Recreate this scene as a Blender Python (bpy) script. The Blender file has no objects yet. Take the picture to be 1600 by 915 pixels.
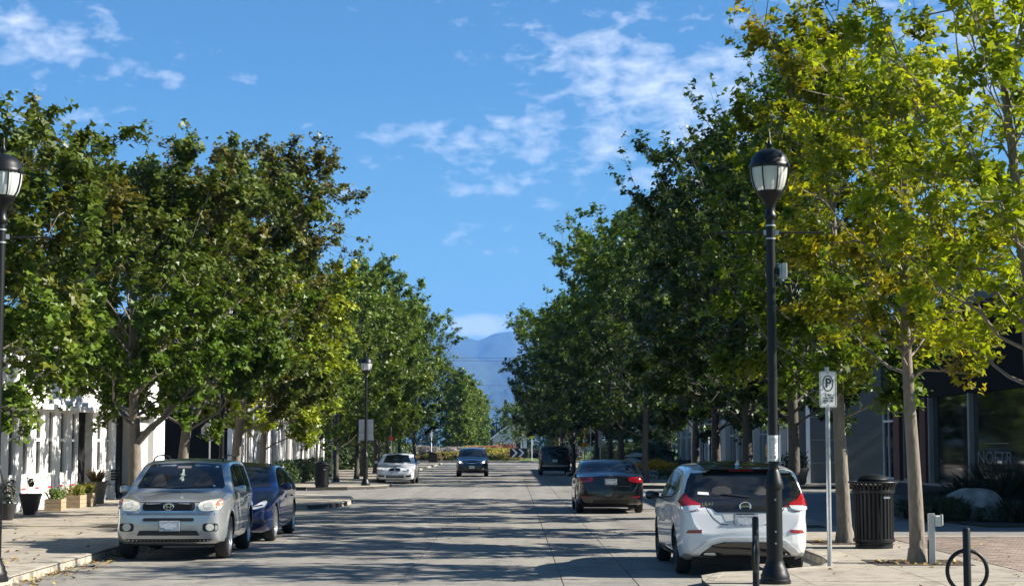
import bpy, bmesh, math, random
import numpy as np
from mathutils import Vector, Matrix
from mathutils.bvhtree import BVHTree
from mathutils.geometry import delaunay_2d_cdt

PI = math.pi
scene = bpy.context.scene
C = scene.collection
random.seed(7)

# ------------------------------------------------------------------ camera
CAM_H = 1.78
FPX = 2700.0                      # focal length in pixels of a 1600 px wide picture
PITCH = math.atan((695 - 457.5) / FPX)
cam_data = bpy.data.cameras.new('camera')
cam = bpy.data.objects.new('camera', cam_data)
C.objects.link(cam)
cam.location = (0, 0, CAM_H)
cam.rotation_euler = (PI / 2 + PITCH, 0, 0)
cam_data.sensor_width = 36.0
cam_data.lens = FPX / 1600 * 36.0
cam_data.clip_end = 40000
scene.camera = cam

# ------------------------------------------------------------------ sun and sky
SUN_EL = math.radians(35)
SUN_ROT = math.radians(91)        # azimuth clockwise from +Y (straight down the street)
sdir = Vector((math.sin(SUN_ROT) * math.cos(SUN_EL), math.cos(SUN_ROT) * math.cos(SUN_EL), math.sin(SUN_EL)))
sl = bpy.data.lights.new('sun', 'SUN')
sl.energy = 5.0
sl.angle = math.radians(0.53)
sl.color = (1.0, 0.93, 0.82)
sun = bpy.data.objects.new('sun', sl)
sun.rotation_euler = sdir.to_track_quat('Z', 'Y').to_euler()
sun.location = (60, 0, 60)
C.objects.link(sun)

world = bpy.data.worlds.new('World')
scene.world = world
world.use_nodes = True
wn = world.node_tree
wn.nodes.clear()
def N(tree, typ, **kw):
    n = tree.nodes.new(typ)
    for k, v in kw.items():
        if k == 'inp':
            for kk, vv in v.items(): n.inputs[kk].default_value = vv
        else: setattr(n, k, v)
    return n
def math_node(tree, op, a, b=None, clamp=False):
    n = tree.nodes.new('ShaderNodeMath'); n.operation = op; n.use_clamp = clamp
    for i, v in enumerate((a, b)):
        if v is None: continue
        if isinstance(v, (int, float)): n.inputs[i].default_value = v
        else: tree.links.new(v, n.inputs[i])
    return n.outputs[0]
L = wn.links
sky = N(wn, 'ShaderNodeTexSky', sky_type='NISHITA', sun_disc=False, sun_elevation=SUN_EL, sun_rotation=SUN_ROT,
        air_density=1.05, dust_density=0.7, ozone_density=3.0)
tc = N(wn, 'ShaderNodeTexCoord')
sep = N(wn, 'ShaderNodeSeparateXYZ'); L.new(tc.outputs['Generated'], sep.inputs[0])
dx, dy, dz = sep.outputs
M_ = lambda op, a, b=None, clamp=False: math_node(wn, op, a, b, clamp)
az = M_('ARCTAN2', dx, dy)
el = M_('ARCSINE', dz)
# flat cloud layer seen in perspective: horizontal coordinates divided by height
zz = M_('ADD', M_('MAXIMUM', dz, 0.0), 0.10)
comb = N(wn, 'ShaderNodeCombineXYZ')
L.new(M_('DIVIDE', dx, zz), comb.inputs[0]); L.new(M_('DIVIDE', dy, zz), comb.inputs[1])
def wnoise(scale, detail, rough, vec, dist=0.0):
    n = N(wn, 'ShaderNodeTexNoise', noise_dimensions='3D')
    n.inputs['Scale'].default_value = scale; n.inputs['Detail'].default_value = detail
    n.inputs['Roughness'].default_value = rough; n.inputs['Distortion'].default_value = dist
    L.new(vec, n.inputs['Vector']); return n.outputs['Fac']
comb2 = N(wn, 'ShaderNodeCombineXYZ')
L.new(az, comb2.inputs[0]); L.new(M_('MULTIPLY', el, 1.9), comb2.inputs[1])
puff = wnoise(44.0, 7, 0.58, comb2.outputs[0], 0.2)
flat = wnoise(7.5, 9, 0.58, comb.outputs[0], 0.25)
hi = M_('MULTIPLY', M_('SUBTRACT', dz, 0.3), 5.0, True)
n1a = M_('ADD', M_('MULTIPLY', puff, M_('SUBTRACT', 1.0, hi)), M_('MULTIPLY', flat, hi))
n1b = wnoise(2.6, 4, 0.5, comb.outputs[0], 0.2)
n1 = M_('ADD', M_('MULTIPLY', n1a, 0.62), M_('MULTIPLY', n1b, 0.38))
n2 = wnoise(0.9, 3, 0.5, comb.outputs[0])
# cloud banks: where the sky carries them (azimuth, elevation, half sizes, weight)
def px2ae(x, y): return math.atan2(x - 800, FPX), math.atan2(695 - y, FPX)
BANKS = [(725, 212, 150, 42, .30), (800, 282, 170, 26, .27), (1090, 165, 270, 130, .40), (750, 360, 120, 20, .22),
         (40, 75, 140, 95, .33), (1480, 80, 280, 120, .37), (752, 508, 60, 16, .75), (520, 295, 110, 22, .16), (930, 250, 130, 24, .24)]
mask = None
for bx_, by_, sx_, sy_, w_ in BANKS:
    a0, e0 = px2ae(bx_, by_)
    u = M_('DIVIDE', M_('SUBTRACT', az, a0), sx_ / FPX)
    v = M_('DIVIDE', M_('SUBTRACT', el, e0), sy_ / FPX)
    d2 = M_('ADD', M_('MULTIPLY', u, u), M_('MULTIPLY', v, v))
    g = M_('MULTIPLY', M_('EXPONENT', M_('MULTIPLY', d2, -0.7)), w_)
    mask = g if mask is None else M_('MAXIMUM', mask, g)
wide = M_('MULTIPLY', M_('SUBTRACT', n2, 0.45), 0.9)
away = M_('GREATER_THAN', M_('ABSOLUTE', az), 0.42)          # beyond this group of banks the layer goes on at random
mask = M_('MAXIMUM', mask, M_('MULTIPLY', M_('MAXIMUM', wide, 0.0), away))
dens = M_('SUBTRACT', M_('ADD', M_('MULTIPLY', M_('SUBTRACT', n1, 0.5), 1.9), mask), 0.20)
fac = M_('MULTIPLY', M_('MULTIPLY', dens, 2.5, True), 0.80, True)
fac = M_('MULTIPLY', fac, M_('MULTIPLY', M_('ADD', dz, 0.0), 30.0, True), True)
mixw = N(wn, 'ShaderNodeMix', data_type='RGBA')
mixw.inputs['B'].default_value = (7.8, 8.4, 9.3, 1)
skm = N(wn, 'ShaderNodeMix', data_type='RGBA', blend_type='MULTIPLY'); skm.inputs['Factor'].default_value = 1.0
L.new(sky.outputs[0], skm.inputs['A'])
grad = N(wn, 'ShaderNodeMix', data_type='RGBA'); grad.inputs['A'].default_value = (0.60, 0.93, 1.02, 1); grad.inputs['B'].default_value = (0.41, 0.75, 0.96, 1)
L.new(M_('MULTIPLY', M_('MAXIMUM', dz, 0.0), 4.5, True), grad.inputs['Factor']); L.new(grad.outputs['Result'], skm.inputs['B'])
L.new(fac, mixw.inputs['Factor']); L.new(skm.outputs['Result'], mixw.inputs['A'])
bg = N(wn, 'ShaderNodeBackground'); bg.inputs['Strength'].default_value = 0.05
L.new(mixw.outputs['Result'], bg.inputs['Color'])
wo = N(wn, 'ShaderNodeOutputWorld'); L.new(bg.outputs[0], wo.inputs['Surface'])

scene.view_settings.view_transform = 'Standard'
scene.view_settings.look = 'None'
scene.view_settings.exposure = 1.48
scene.view_settings.gamma = 1.0
scene.cycles.diffuse_bounces = 2

# ------------------------------------------------------------------ helpers
def at(px, py, Y):
    """World point at depth Y seen at pixel (px, py) of the 1600 x 915 picture."""
    cp, sp = math.cos(PITCH), math.sin(PITCH)
    a, b = px - 800, 457.5 - py
    d = Vector((a, FPX * cp - b * sp, FPX * sp + b * cp))
    return Vector((0, 0, CAM_H)) + d * (Y / d.y)

def tag(o, label=None, cat=None, group=None, kind=None):
    if label: o['label'] = label
    if cat: o['category'] = cat
    if group: o['group'] = group
    if kind: o['kind'] = kind
    return o

def empty(name, loc=(0, 0, 0), rz=0, label=None, cat=None, group=None):
    o = bpy.data.objects.new(name, None)
    o.empty_display_size = 0.2
    o.location = loc; o.rotation_euler = (0, 0, rz)
    C.objects.link(o)
    return tag(o, label, cat, group)

def children(o): return [c for c in bpy.data.objects if c.parent == o]
KIDS = {}
def link(name, me, parent=None, loc=None):
    o = bpy.data.objects.new(name, me)
    C.objects.link(o)
    if parent is not None:
        o.parent = parent
        KIDS.setdefault(parent.name, []).append(o)
    if loc is not None: o.location = loc
    return o
def copy_tree(o, parent=None):
    c = o.copy(); C.objects.link(c)
    if parent is not None:
        c.parent = parent; KIDS.setdefault(parent.name, []).append(c)
    for ch in list(KIDS.get(o.name, [])): copy_tree(ch, c)
    return c
def relabel(o, label, group=None, cat=None):
    o['label'] = label
    if group: o['group'] = group
    if cat: o['category'] = cat
    return o

class MB:
    def __init__(s): s.v = []; s.f = []
    def add(s, vs, fs):
        b = len(s.v); s.v += [tuple(p) for p in vs]; s.f += [tuple(i + b for i in f) for f in fs]; return s
    def box(s, x0, x1, y0, y1, z0, z1, m=None):
        vs = [Vector((x, y, z)) for z in (z0, z1) for y in (y0, y1) for x in (x0, x1)]
        if m is not None: vs = [m @ p for p in vs]
        return s.add(vs, [(0, 2, 3, 1), (4, 5, 7, 6), (0, 1, 5, 4), (2, 6, 7, 3), (0, 4, 6, 2), (1, 3, 7, 5)])
    def prism(s, poly, z0, z1):
        n = len(poly)
        vs = [(p[0], p[1], z0) for p in poly] + [(p[0], p[1], z1) for p in poly]
        fs = [tuple(range(n - 1, -1, -1)), tuple(range(n, 2 * n))] + [(i, (i + 1) % n, n + (i + 1) % n, n + i) for i in range(n)]
        return s.add(vs, fs)
    def lathe(s, prof, n=24, c=(0, 0, 0), axis='Z', cap=True):
        vs = []
        for r, h in prof:
            for k in range(n):
                a = 2 * PI * k / n; p = (r * math.cos(a), r * math.sin(a), h)
                if axis == 'X': p = (h, r * math.cos(a), r * math.sin(a))
                elif axis == 'Y': p = (r * math.sin(a), h, r * math.cos(a))
                vs.append((p[0] + c[0], p[1] + c[1], p[2] + c[2]))
        fs = []
        for j in range(len(prof) - 1):
            for k in range(n):
                k2 = (k + 1) % n
                fs.append((j * n + k, j * n + k2, (j + 1) * n + k2, (j + 1) * n + k))
        if cap:
            fs.append(tuple(range(n - 1, -1, -1))); m = (len(prof) - 1) * n; fs.append(tuple(range(m, m + n)))
        return s.add(vs, fs)
    def tube(s, pts, r, n=8, closed=False, cap=True):
        pts = [Vector(p) for p in pts]; m = len(pts)
        rs = r if isinstance(r, (list, tuple)) else [r] * m
        vs = []; up = None
        for i, p in enumerate(pts):
            if closed: t = pts[(i + 1) % m] - pts[i - 1]
            else: t = pts[min(i + 1, m - 1)] - pts[max(i - 1, 0)]
            t.normalize()
            if up is None: up = Vector((0, 0, 1)) if abs(t.z) < .9 else Vector((1, 0, 0))
            a = t.cross(up).normalized(); b = a.cross(t).normalized(); up = b
            for k in range(n):
                w = 2 * PI * k / n
                vs.append(p + a * (rs[i] * math.cos(w)) + b * (rs[i] * math.sin(w)))
        fs = []
        for j in range(m if closed else m - 1):
            j2 = (j + 1) % m
            for k in range(n):
                k2 = (k + 1) % n
                fs.append((j * n + k, j * n + k2, j2 * n + k2, j2 * n + k))
        if cap and not closed:
            fs.append(tuple(range(n - 1, -1, -1))); q = (m - 1) * n; fs.append(tuple(range(q, q + n)))
        return s.add(vs, fs)
    def mesh(s, name, mat=None, smooth=None, bevel=0):
        me = bpy.data.meshes.new(name)
        me.from_pydata(s.v, [], s.f)
        bm = bmesh.new(); bm.from_mesh(me)
        bmesh.ops.recalc_face_normals(bm, faces=bm.faces)
        if bevel:
            bmesh.ops.bevel(bm, geom=[e for e in bm.edges if len(e.link_faces) == 2 and e.calc_face_angle(0) > .6],
                            offset=bevel, segments=1, affect='EDGES', clamp_overlap=True)
        bm.to_mesh(me); bm.free()
        if mat: me.materials.append(mat)
        if smooth is not None:
            me.shade_smooth(); me.set_sharp_from_angle(angle=math.radians(smooth))
        return me
    def build(s, name, mat=None, parent=None, smooth=None, bevel=0, loc=None):
        return link(name, s.mesh(name, mat, smooth, bevel), parent, loc)

# ------------------------------------------------------------------ materials
MATS = {}
def mat(name, col, rough=.6, metal=0., spec=.5, var=0., scale=8., bump=0., bscale=40., coat=0., dark=None, detail=4., coord='Object', emit=None, stretch=None):
    if name in MATS: return MATS[name]
    m = bpy.data.materials.new(name); m.use_nodes = True
    nt = m.node_tree; b = nt.nodes['Principled BSDF']
    b.inputs['Base Color'].default_value = (*col, 1)
    b.inputs['Roughness'].default_value = rough; b.inputs['Metallic'].default_value = metal
    b.inputs['Specular IOR Level'].default_value = spec
    b.inputs['Coat Weight'].default_value = coat; b.inputs['Coat Roughness'].default_value = .04
    if emit: b.inputs['Emission Color'].default_value = (*emit[:3], 1); b.inputs['Emission Strength'].default_value = emit[3]
    t = None
    if var or bump:
        t = nt.nodes.new('ShaderNodeTexCoord').outputs[coord]
        if stretch:
            mp = nt.nodes.new('ShaderNodeMapping'); mp.inputs['Scale'].default_value = stretch
            nt.links.new(t, mp.inputs[0]); t = mp.outputs[0]
    if var:
        n = N(nt, 'ShaderNodeTexNoise'); n.inputs['Scale'].default_value = scale; n.inputs['Detail'].default_value = detail
        n.inputs['Roughness'].default_value = .65
        nt.links.new(t, n.inputs['Vector'])
        r = nt.nodes.new('ShaderNodeValToRGB')
        d = dark if dark else tuple(c * (1 - var) for c in col)
        hi = tuple(min(1, c * (1 + var * .6)) for c in col)
        r.color_ramp.elements[0].position = .32; r.color_ramp.elements[0].color = (*d, 1)
        r.color_ramp.elements[1].position = .68; r.color_ramp.elements[1].color = (*hi, 1)
        nt.links.new(n.outputs['Fac'], r.inputs['Fac']); nt.links.new(r.outputs['Color'], b.inputs['Base Color'])
    if bump:
        n = N(nt, 'ShaderNodeTexNoise'); n.inputs['Scale'].default_value = bscale; n.inputs['Detail'].default_value = 5
        nt.links.new(t, n.inputs['Vector'])
        bp = nt.nodes.new('ShaderNodeBump'); bp.inputs['Strength'].default_value = bump; bp.inputs['Distance'].default_value = .02
        nt.links.new(n.outputs['Fac'], bp.inputs['Height']); nt.links.new(bp.outputs['Normal'], b.inputs['Normal'])
    MATS[name] = m
    return m

def concrete_mat(name, base, stain, sc=1.0):
    """Poured concrete: broad tone changes, fine speckle, darker stains of their own shape."""
    m = bpy.data.materials.new(name); m.use_nodes = True
    nt = m.node_tree; b = nt.nodes['Principled BSDF']; b.inputs['Roughness'].default_value = .85
    g = nt.nodes.new('ShaderNodeNewGeometry').outputs['Position']
    def nz(s, d, r=.6):
        n = nt.nodes.new('ShaderNodeTexNoise'); n.inputs['Scale'].default_value = s; n.inputs['Detail'].default_value = d
        n.inputs['Roughness'].default_value = r; nt.links.new(g, n.inputs['Vector']); return n.outputs['Fac']
    def ramp(f, p0, c0, p1, c1):
        r = nt.nodes.new('ShaderNodeValToRGB'); e = r.color_ramp.elements
        e[0].position = p0; e[0].color = (*c0, 1); e[1].position = p1; e[1].color = (*c1, 1)
        nt.links.new(f, r.inputs['Fac']); return r.outputs['Color']
    def mul(a, c, f=1.0):
        x = N(nt, 'ShaderNodeMix', data_type='RGBA', blend_type='MULTIPLY'); x.inputs['Factor'].default_value = f
        nt.links.new(a, x.inputs['A']); nt.links.new(c, x.inputs['B']); return x.outputs['Result']
    c = ramp(nz(.35 * sc, 4), .3, tuple(v * .86 for v in base), .7, base)
    c = mul(c, ramp(nz(60, 3, .8), .3, (.72, .72, .72), .7, (1.1, 1.1, 1.1)))
    c = mul(c, ramp(nz(1.7 * sc, 6, .7), .36, stain, .52, (1, 1, 1)))
    oi = nt.nodes.new('ShaderNodeObjectInfo')
    c = mul(c, ramp(oi.outputs['Random'], 0, (.9, .9, .91), 1, (1.04, 1.03, 1.0)))
    if 'road' in name:      # tyre-polished tracks and oil drips along the lanes
        mp = nt.nodes.new('ShaderNodeMapping'); mp.inputs['Scale'].default_value = (1.0, .035, 1); nt.links.new(g, mp.inputs[0])
        n = nt.nodes.new('ShaderNodeTexNoise'); n.inputs['Scale'].default_value = 1.1; n.inputs['Detail'].default_value = 4; nt.links.new(mp.outputs[0], n.inputs['Vector'])
        c = mul(c, ramp(n.outputs['Fac'], .35, (.80, .80, .81), .65, (1.12, 1.12, 1.1)))
        c = mul(c, ramp(nz(5.5, 2, .5), .30, (.5, .5, .5), .36, (1, 1, 1)))
    nt.links.new(c, b.inputs['Base Color'])
    bp = nt.nodes.new('ShaderNodeBump'); bp.inputs['Strength'].default_value = .35; bp.inputs['Distance'].default_value = .01
    nt.links.new(nz(90, 4, .7), bp.inputs['Height']); nt.links.new(bp.outputs['Normal'], b.inputs['Normal'])
    MATS[name] = m
    return m

road_m = concrete_mat('road concrete', (.255, .242, .215), (.66, .66, .68))
walk_m = concrete_mat('sidewalk concrete', (.36, .32, .26), (.66, .64, .62), 1.6)
kerb_m = concrete_mat('kerb concrete', (.40, .37, .31), (.45, .43, .40), 1.9)
joint_m = mat('joint dirt', (.05, .045, .04), .9, var=.3, scale=20)
soil_m = mat('soil', (.045, .035, .025), .95, var=.5, scale=15, bump=.8, bscale=30)
grass_m = mat('lawn', (.07, .12, .02), .9, var=.4, scale=1.5, bump=.6, bscale=60)
brick_m = mat('paving brick', (.25, .19, .15), .85, var=.35, scale=3.5, coord='Generated')
bark_m = mat('bark', (.165, .14, .11), .9, var=.45, scale=14, bump=1.0, bscale=18, dark=(.12, .10, .08), stretch=(1, 1, .35))
black_m = mat('black powder coat', (.005, .0055, .006), .42, spec=.35, bump=.05, bscale=90)
black2_m = mat('black plastic', (.005, .005, .006), .6, spec=.3)
galv_m = mat('galvanised steel', (.42, .43, .44), .42, metal=.7, var=.15, scale=20)
alu_m = mat('aluminium back', (.40, .41, .42), .5, metal=.4, var=.1, scale=6)
chrome_m = mat('chrome', (.75, .76, .77), .12, metal=1.0)
white_m = mat('white paint', (.80, .80, .79), .6, var=.06, scale=3)
offwhite_m = mat('off-white siding', (.50, .52, .54), .65, var=.06, scale=3)
bluegrey_m = mat('blue-grey siding', (.085, .095, .10), .65, var=.08, scale=3)
greypanel_m = mat('grey panel', (.36, .36, .35), .6, var=.05, scale=3)
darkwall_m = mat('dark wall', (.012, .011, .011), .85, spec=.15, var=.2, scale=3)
redbrown_m = mat('red-brown cladding', (.12, .035, .025), .6, var=.2, scale=3)
glass_m = mat('dark window glass', (.008, .009, .010), .04, spec=.8)
red_m = mat('red print', (.65, .05, .06), .6)
printgrey_m = mat('grey print', (.35, .35, .36), .7)
print_m = mat('black print', (.015, .015, .016), .6)
green_print_m = mat('dark green print', (.01, .035, .025), .5)
sign_m = mat('sign face', (.72, .73, .74), .45, var=.04, scale=6)
tyre_m = mat('tyre rubber', (.018, .018, .018), .8, bump=.2, bscale=60)
rim_m = mat('alloy rim', (.48, .49, .50), .3, metal=.85)
rimdark_m = mat('dark alloy', (.06, .06, .065), .35, metal=.8)
roof_m = mat('grey roof', (.20, .20, .21), .8, var=.2, scale=4)
stone_m = mat('boulder stone', (.34, .335, .32), .85, var=.4, scale=3.5, bump=1.2, bscale=9, dark=(.16, .16, .15))
wood_m = mat('weathered planter wood', (.36, .27, .17), .8, var=.35, scale=6, dark=(.2, .15, .10), stretch=(1, 1, 8))
pot_m = mat('dark planter', (.028, .026, .028), .5)
terra_m = mat('grey-brown planter', (.13, .115, .10), .7, var=.2, scale=5)
yellow_m = mat('yellow sign', (.75, .62, .02), .5)
orange_m = mat('orange sign', (.80, .32, .02), .5)

def leaf_mat(name, trans=.20, gloss=.22):
    m = bpy.data.materials.new(name); m.use_nodes = True
    nt = m.node_tree; b = nt.nodes['Principled BSDF']; o = nt.nodes['Material Output']
    a = nt.nodes.new('ShaderNodeAttribute'); a.attribute_name = 'tint'
    b.inputs['Roughness'].default_value = .42; b.inputs['Specular IOR Level'].default_value = gloss
    nt.links.new(a.outputs['Color'], b.inputs['Base Color'])
    t = nt.nodes.new('ShaderNodeBsdfTranslucent')
    g = N(nt, 'ShaderNodeMix', data_type='RGBA', blend_type='MULTIPLY'); g.inputs['Factor'].default_value = 1
    nt.links.new(a.outputs['Color'], g.inputs['A']); g.inputs['B'].default_value = (1.7, 1.6, .6, 1)
    nt.links.new(g.outputs['Result'], t.inputs['Color'])
    mx = nt.nodes.new('ShaderNodeMixShader'); mx.inputs[0].default_value = trans
    nt.links.new(b.outputs[0], mx.inputs[1]); nt.links.new(t.outputs[0], mx.inputs[2]); nt.links.new(mx.outputs[0], o.inputs['Surface'])
    return m
shaded_bark_m = mat('shaded bark', (.075, .064, .052), .9, var=.4, scale=10, bump=1.0, bscale=18)  # darker copy of the bark, canopy shade put into its colour
leaf_m = leaf_mat('leaves')
thin_leaf_m = leaf_mat('thin backlit leaves', .50, .18)
petal_m = leaf_mat('petals', .25, .2)
fallen_m = leaf_mat('fallen leaves', .05, .2)

# ------------------------------------------------------------------ foliage
LEAF = np.array([(0, 0, 0), (.5, .25, -.06), (.2, .45, 0), (0, 1, -.08), (-.2, .45, 0), (-.5, .25, -.06)], dtype=np.float32)
def unit(a): return a / np.maximum(np.linalg.norm(a, axis=-1, keepdims=True), 1e-6)
def leaf_mesh(name, pos, nrm, size, col, rng, material, tmpl=LEAF):
    n = len(pos); k = len(tmpl)
    nrm = unit(nrm)
    r = unit(np.cross(nrm, rng.normal(size=(n, 3)))); f = np.cross(nrm, r)
    T = tmpl[None] * size[:, None, None]
    P = pos[:, None] + r[:, None] * T[..., 0:1] + f[:, None] * (T[..., 1:2] - .5 * size[:, None, None]) + nrm[:, None] * T[..., 2:3]
    me = bpy.data.meshes.new(name)
    me.vertices.add(n * k); me.loops.add(n * k); me.polygons.add(n)
    me.vertices.foreach_set('co', P.astype(np.float32).ravel())
    me.loops.foreach_set('vertex_index', np.arange(n * k, dtype=np.int32))
    me.polygons.foreach_set('loop_start', np.arange(0, n * k, k, dtype=np.int32))
    me.update(calc_edges=True)
    at_ = me.attributes.new('tint', 'FLOAT_COLOR', 'POINT')
    c = np.ones((n, k, 4), dtype=np.float32); c[..., :3] = col[:, None]
    at_.data.foreach_set('color', c.ravel())
    me.materials.append(material)
    return me

def seg_tubes(S, sides):
    """S rows: x0 y0 z0 x1 y1 z1 r0 r1 -> vertices, quads"""
    S = np.asarray(S, dtype=float); n = len(S)
    a, b = S[:, :3], S[:, 3:6]
    t = unit(b - a); ref = np.where(np.abs(t[:, 2:3]) < .9, [[0, 0, 1.]], [[1., 0, 0]])
    u = unit(np.cross(t, ref)); w = np.cross(t, u)
    an = np.arange(sides) * 2 * PI / sides
    ring = u[:, None] * np.cos(an)[None, :, None] + w[:, None] * np.sin(an)[None, :, None]
    V = np.concatenate([a[:, None] + ring * S[:, 6, None, None], b[:, None] + ring * S[:, 7, None, None]], axis=1).reshape(-1, 3)
    base = np.arange(n)[:, None] * 2 * sides; k = np.arange(sides); k2 = (k + 1) % sides
    F = np.stack([base + k, base + k2, base + sides + k2, base + sides + k], axis=-1).reshape(-1, 4)
    return V, F

PAL = {  # (main, second, share of second) leaf colours
    'green': ((.070, .122, .011), (.125, .17, .014), .30),
    'dark': ((.036, .064, .012), (.065, .095, .014), .28),
    'olive': ((.070, .098, .012), (.115, .10, .015), .35),
    'rust': ((.085, .090, .015), (.125, .075, .018), .38),
    'yellow': ((.145, .165, .012), (.28, .235, .015), .42),
    'gold': ((.18, .18, .012), (.34, .26, .015), .42),
    'lime': ((.19, .24, .012), (.30, .30, .016), .38),
    'fresh': ((.085, .135, .014), (.15, .18, .018), .32),
}
def env(u, shape):
    u = np.clip(u, 0, 1)
    if shape == 'column': return np.minimum(1, 3.5 * u + .35) * (1 - u ** 3.2) ** .6
    if shape == 'vase': return np.clip((.45 + 1.0 * u) * (1 - u ** 4) ** .7, 0, 1.05)
    if shape == 'cone': return np.clip((1.02 - u) * (3 * u + .5), 0, 1)
    return np.clip(1.02 * np.sin(PI * np.clip(u * .80 + .16, 0, 1)) ** .75, .05, 1.02)      # oval

def tree_meshes(seed, H, base, r, shape='oval', lean=(0, 0), npri=30, nsec=7, nspr=5, nleaf=14, leaf=.13, pal='green', pal_top=None,
                tr=.12, shoots=14, shoot_len=1.1, limbs=(), wild=0, lmat=None, thin_top=.2, bm=None):
    rng = np.random.default_rng(seed); pr = random.Random(seed)
    CH = H - base
    ph = rng.uniform(0, 6, 4)
    def spine(z):
        t = z / H
        return np.array([lean[0] * t ** 1.3 + .07 * math.sin(3.1 * t * 2 + ph[0]) * t * 2, lean[1] * t + .07 * math.sin(4 * t * 2 + ph[1]) * t * 2, z])
    segs = []                      # thick limbs
    thin = []
    spr = []                       # sprigs: start, dir, length, tone
    GA = 2.39996
    tone0 = rng.uniform(0, 6, 3)
    for i in range(npri):
        u0 = (i + .5) / npri
        z0 = base + CH * .82 * u0 ** 1.05 - .25
        p = spine(z0)
        azm = i * GA + rng.uniform(-.4, .4)
        e = math.radians(22 + 48 * u0 + rng.uniform(-8, 8)) if shape != 'column' else math.radians(48 + 22 * u0 + rng.uniform(-6, 6))
        ut = min(.97, (z0 - base) / CH + .16)
        ln = r * float(env(np.array(ut), shape)) / math.cos(e) * rng.uniform(.78, 1.08) * .86
        ln = min(ln, (H - z0) / max(math.sin(e), .2) * 1.02)
        if ln < .3: ln = .3
        d = np.array([math.cos(azm) * math.cos(e), math.sin(azm) * math.cos(e), math.sin(e)])
        q = [p]
        for k in range(1, 6):
            s = k / 5
            q.append(p + d * ln * s + np.array([0, 0, .12 * ln * s * s]) + rng.normal(size=3) * .03 * ln * (k < 5))
        rr = tr * .24 * (1 - .72 * u0)
        for k in range(5):
            segs.append((*q[k], *q[k + 1], rr * (1 - .17 * k), rr * (1 - .17 * (k + 1))))
        for j in range(nsec):
            s = .25 + .75 * (j + rng.uniform(0, 1)) / nsec
            k = min(4, int(s * 5)); fr = s * 5 - k
            a = q[k] * (1 - fr) + q[k + 1] * fr
            out = np.array([math.cos(azm), math.sin(azm), 0])
            d2 = unit(d * .55 + out * .1 + rng.normal(size=3) * .55 + np.array([0, 0, .25]))
            l2 = ln * rng.uniform(.22, .42) * (1.15 - .35 * s)
            l2 = min(max(l2, .35), 1.5)
            b = a + d2 * l2
            thin.append((*a, *b, .009 + .004 * ln * (1 - s), .004))
            tone = .5 + .5 * math.sin(a[0] * 1.3 + tone0[0]) * math.sin(a[1] * 1.1 + tone0[1]) * math.sin(a[2] * 1.2 + tone0[2]) + rng.normal() * .18
            for m in range(nspr):
                s3 = rng.uniform(.25, 1.05)
                c = a + d2 * l2 * s3
                d3 = unit(d2 * .5 + rng.normal(size=3) * .6 + out * .25 + np.array([0, 0, .28]))
                spr.append((*c, *d3, rng.uniform(.22, .48), tone, 1.0))
        # tip leader sprigs
        spr.append((*q[4], *unit(d + np.array([0, 0, .4])), .7, .5 + rng.normal() * .2, 1.0))
    for i in range(shoots):        # long upright leafy shoots that break the outline
        u0 = rng.uniform(.45, 1.0) if not wild else rng.uniform(.3, 1.0)
        z0 = base + CH * (u0 * .86); azm = rng.uniform(0, 2 * PI)
        rad = r * float(env(np.array(min(.97, u0)), shape)) * rng.uniform(.55, .9)
        p = spine(z0) + np.array([math.cos(azm) * rad, math.sin(azm) * rad, 0])
        tilt = rng.uniform(.15, .5) if not wild else rng.uniform(.3, .75)
        d = unit(np.array([math.cos(azm) * tilt, math.sin(azm) * tilt, 1.0]))
        l = shoot_len * rng.uniform(.6, 1.25)
        for k in range(4):
            thin.append((*(p + d * l * k / 4), *(p + d * l * (k + 1) / 4), .012 - .0025 * k, .0095 - .0025 * k))
        for k in range(int(l / .11)):
            c = p + d * (k * .11)
            d3 = unit(rng.normal(size=3) + d * .6)
            spr.append((*c, *d3, .17 * (1.2 - k * .11 / l * .6), rng.uniform(.2, .9), .45))
    for (lx, ly, lz, azd, eld, ll, lr) in limbs:
        a0 = np.array([lx, ly, lz]); e = math.radians(eld); w = math.radians(azd)
        d = np.array([math.cos(w) * math.cos(e), math.sin(w) * math.cos(e), math.sin(e)])
        prev = a0
        for k in range(1, 7):
            nx = a0 + d * ll * k / 6 + np.array([0, 0, .08 * ll * (k / 6) ** 2]) + rng.normal(size=3) * .02
            segs.append((*prev, *nx, lr * (1 - .1 * (k - 1)), lr * (1 - .1 * k))); prev = nx
    S = np.array(spr)
    S = S[rng.uniform(0, 1, len(S)) > thin_top * np.clip((S[:, 2] - base) / CH, 0, 1) ** .8]
    cnt = np.maximum(2, (nleaf * S[:, 8] * rng.uniform(.6, 1.4, len(S))).astype(int))
    w3 = S[:, :3] * 2 * PI / 1.15
    cl = np.sin(w3[:, 0] + 1.3 * np.sin(w3[:, 1] * .6) + ph[2]) * np.sin(w3[:, 1] + 1.1 * np.sin(w3[:, 2] * .7) + ph[3]) + np.sin(w3[:, 2] * 1.1 + 1.2 * np.sin(w3[:, 0] * .5))
    cnt = (cnt * np.clip(1.0 + .62 * cl, .25, 1.9)).astype(int) + 1
    idx = np.repeat(np.arange(len(S)), cnt); n = len(idx)
    t = rng.uniform(0.05, 1, n)
    A = S[idx]
    side = rng.normal(size=(n, 3)); sc = (.055 + .05 * A[:, 8]) * (leaf / .13)
    pos = A[:, :3] + A[:, 3:6] * (A[:, 6] * t)[:, None] + unit(side) * sc[:, None] * rng.uniform(.3, 1.2, n)[:, None]
    cen = np.array([lean[0] * .6, lean[1] * .6, 0])
    outw = pos - cen; outw[:, 2] = 0; outw = unit(outw)
    nrm = np.array([[0, 0, .75]]) + outw * .35 + rng.normal(size=(n, 3)) * .5
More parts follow.
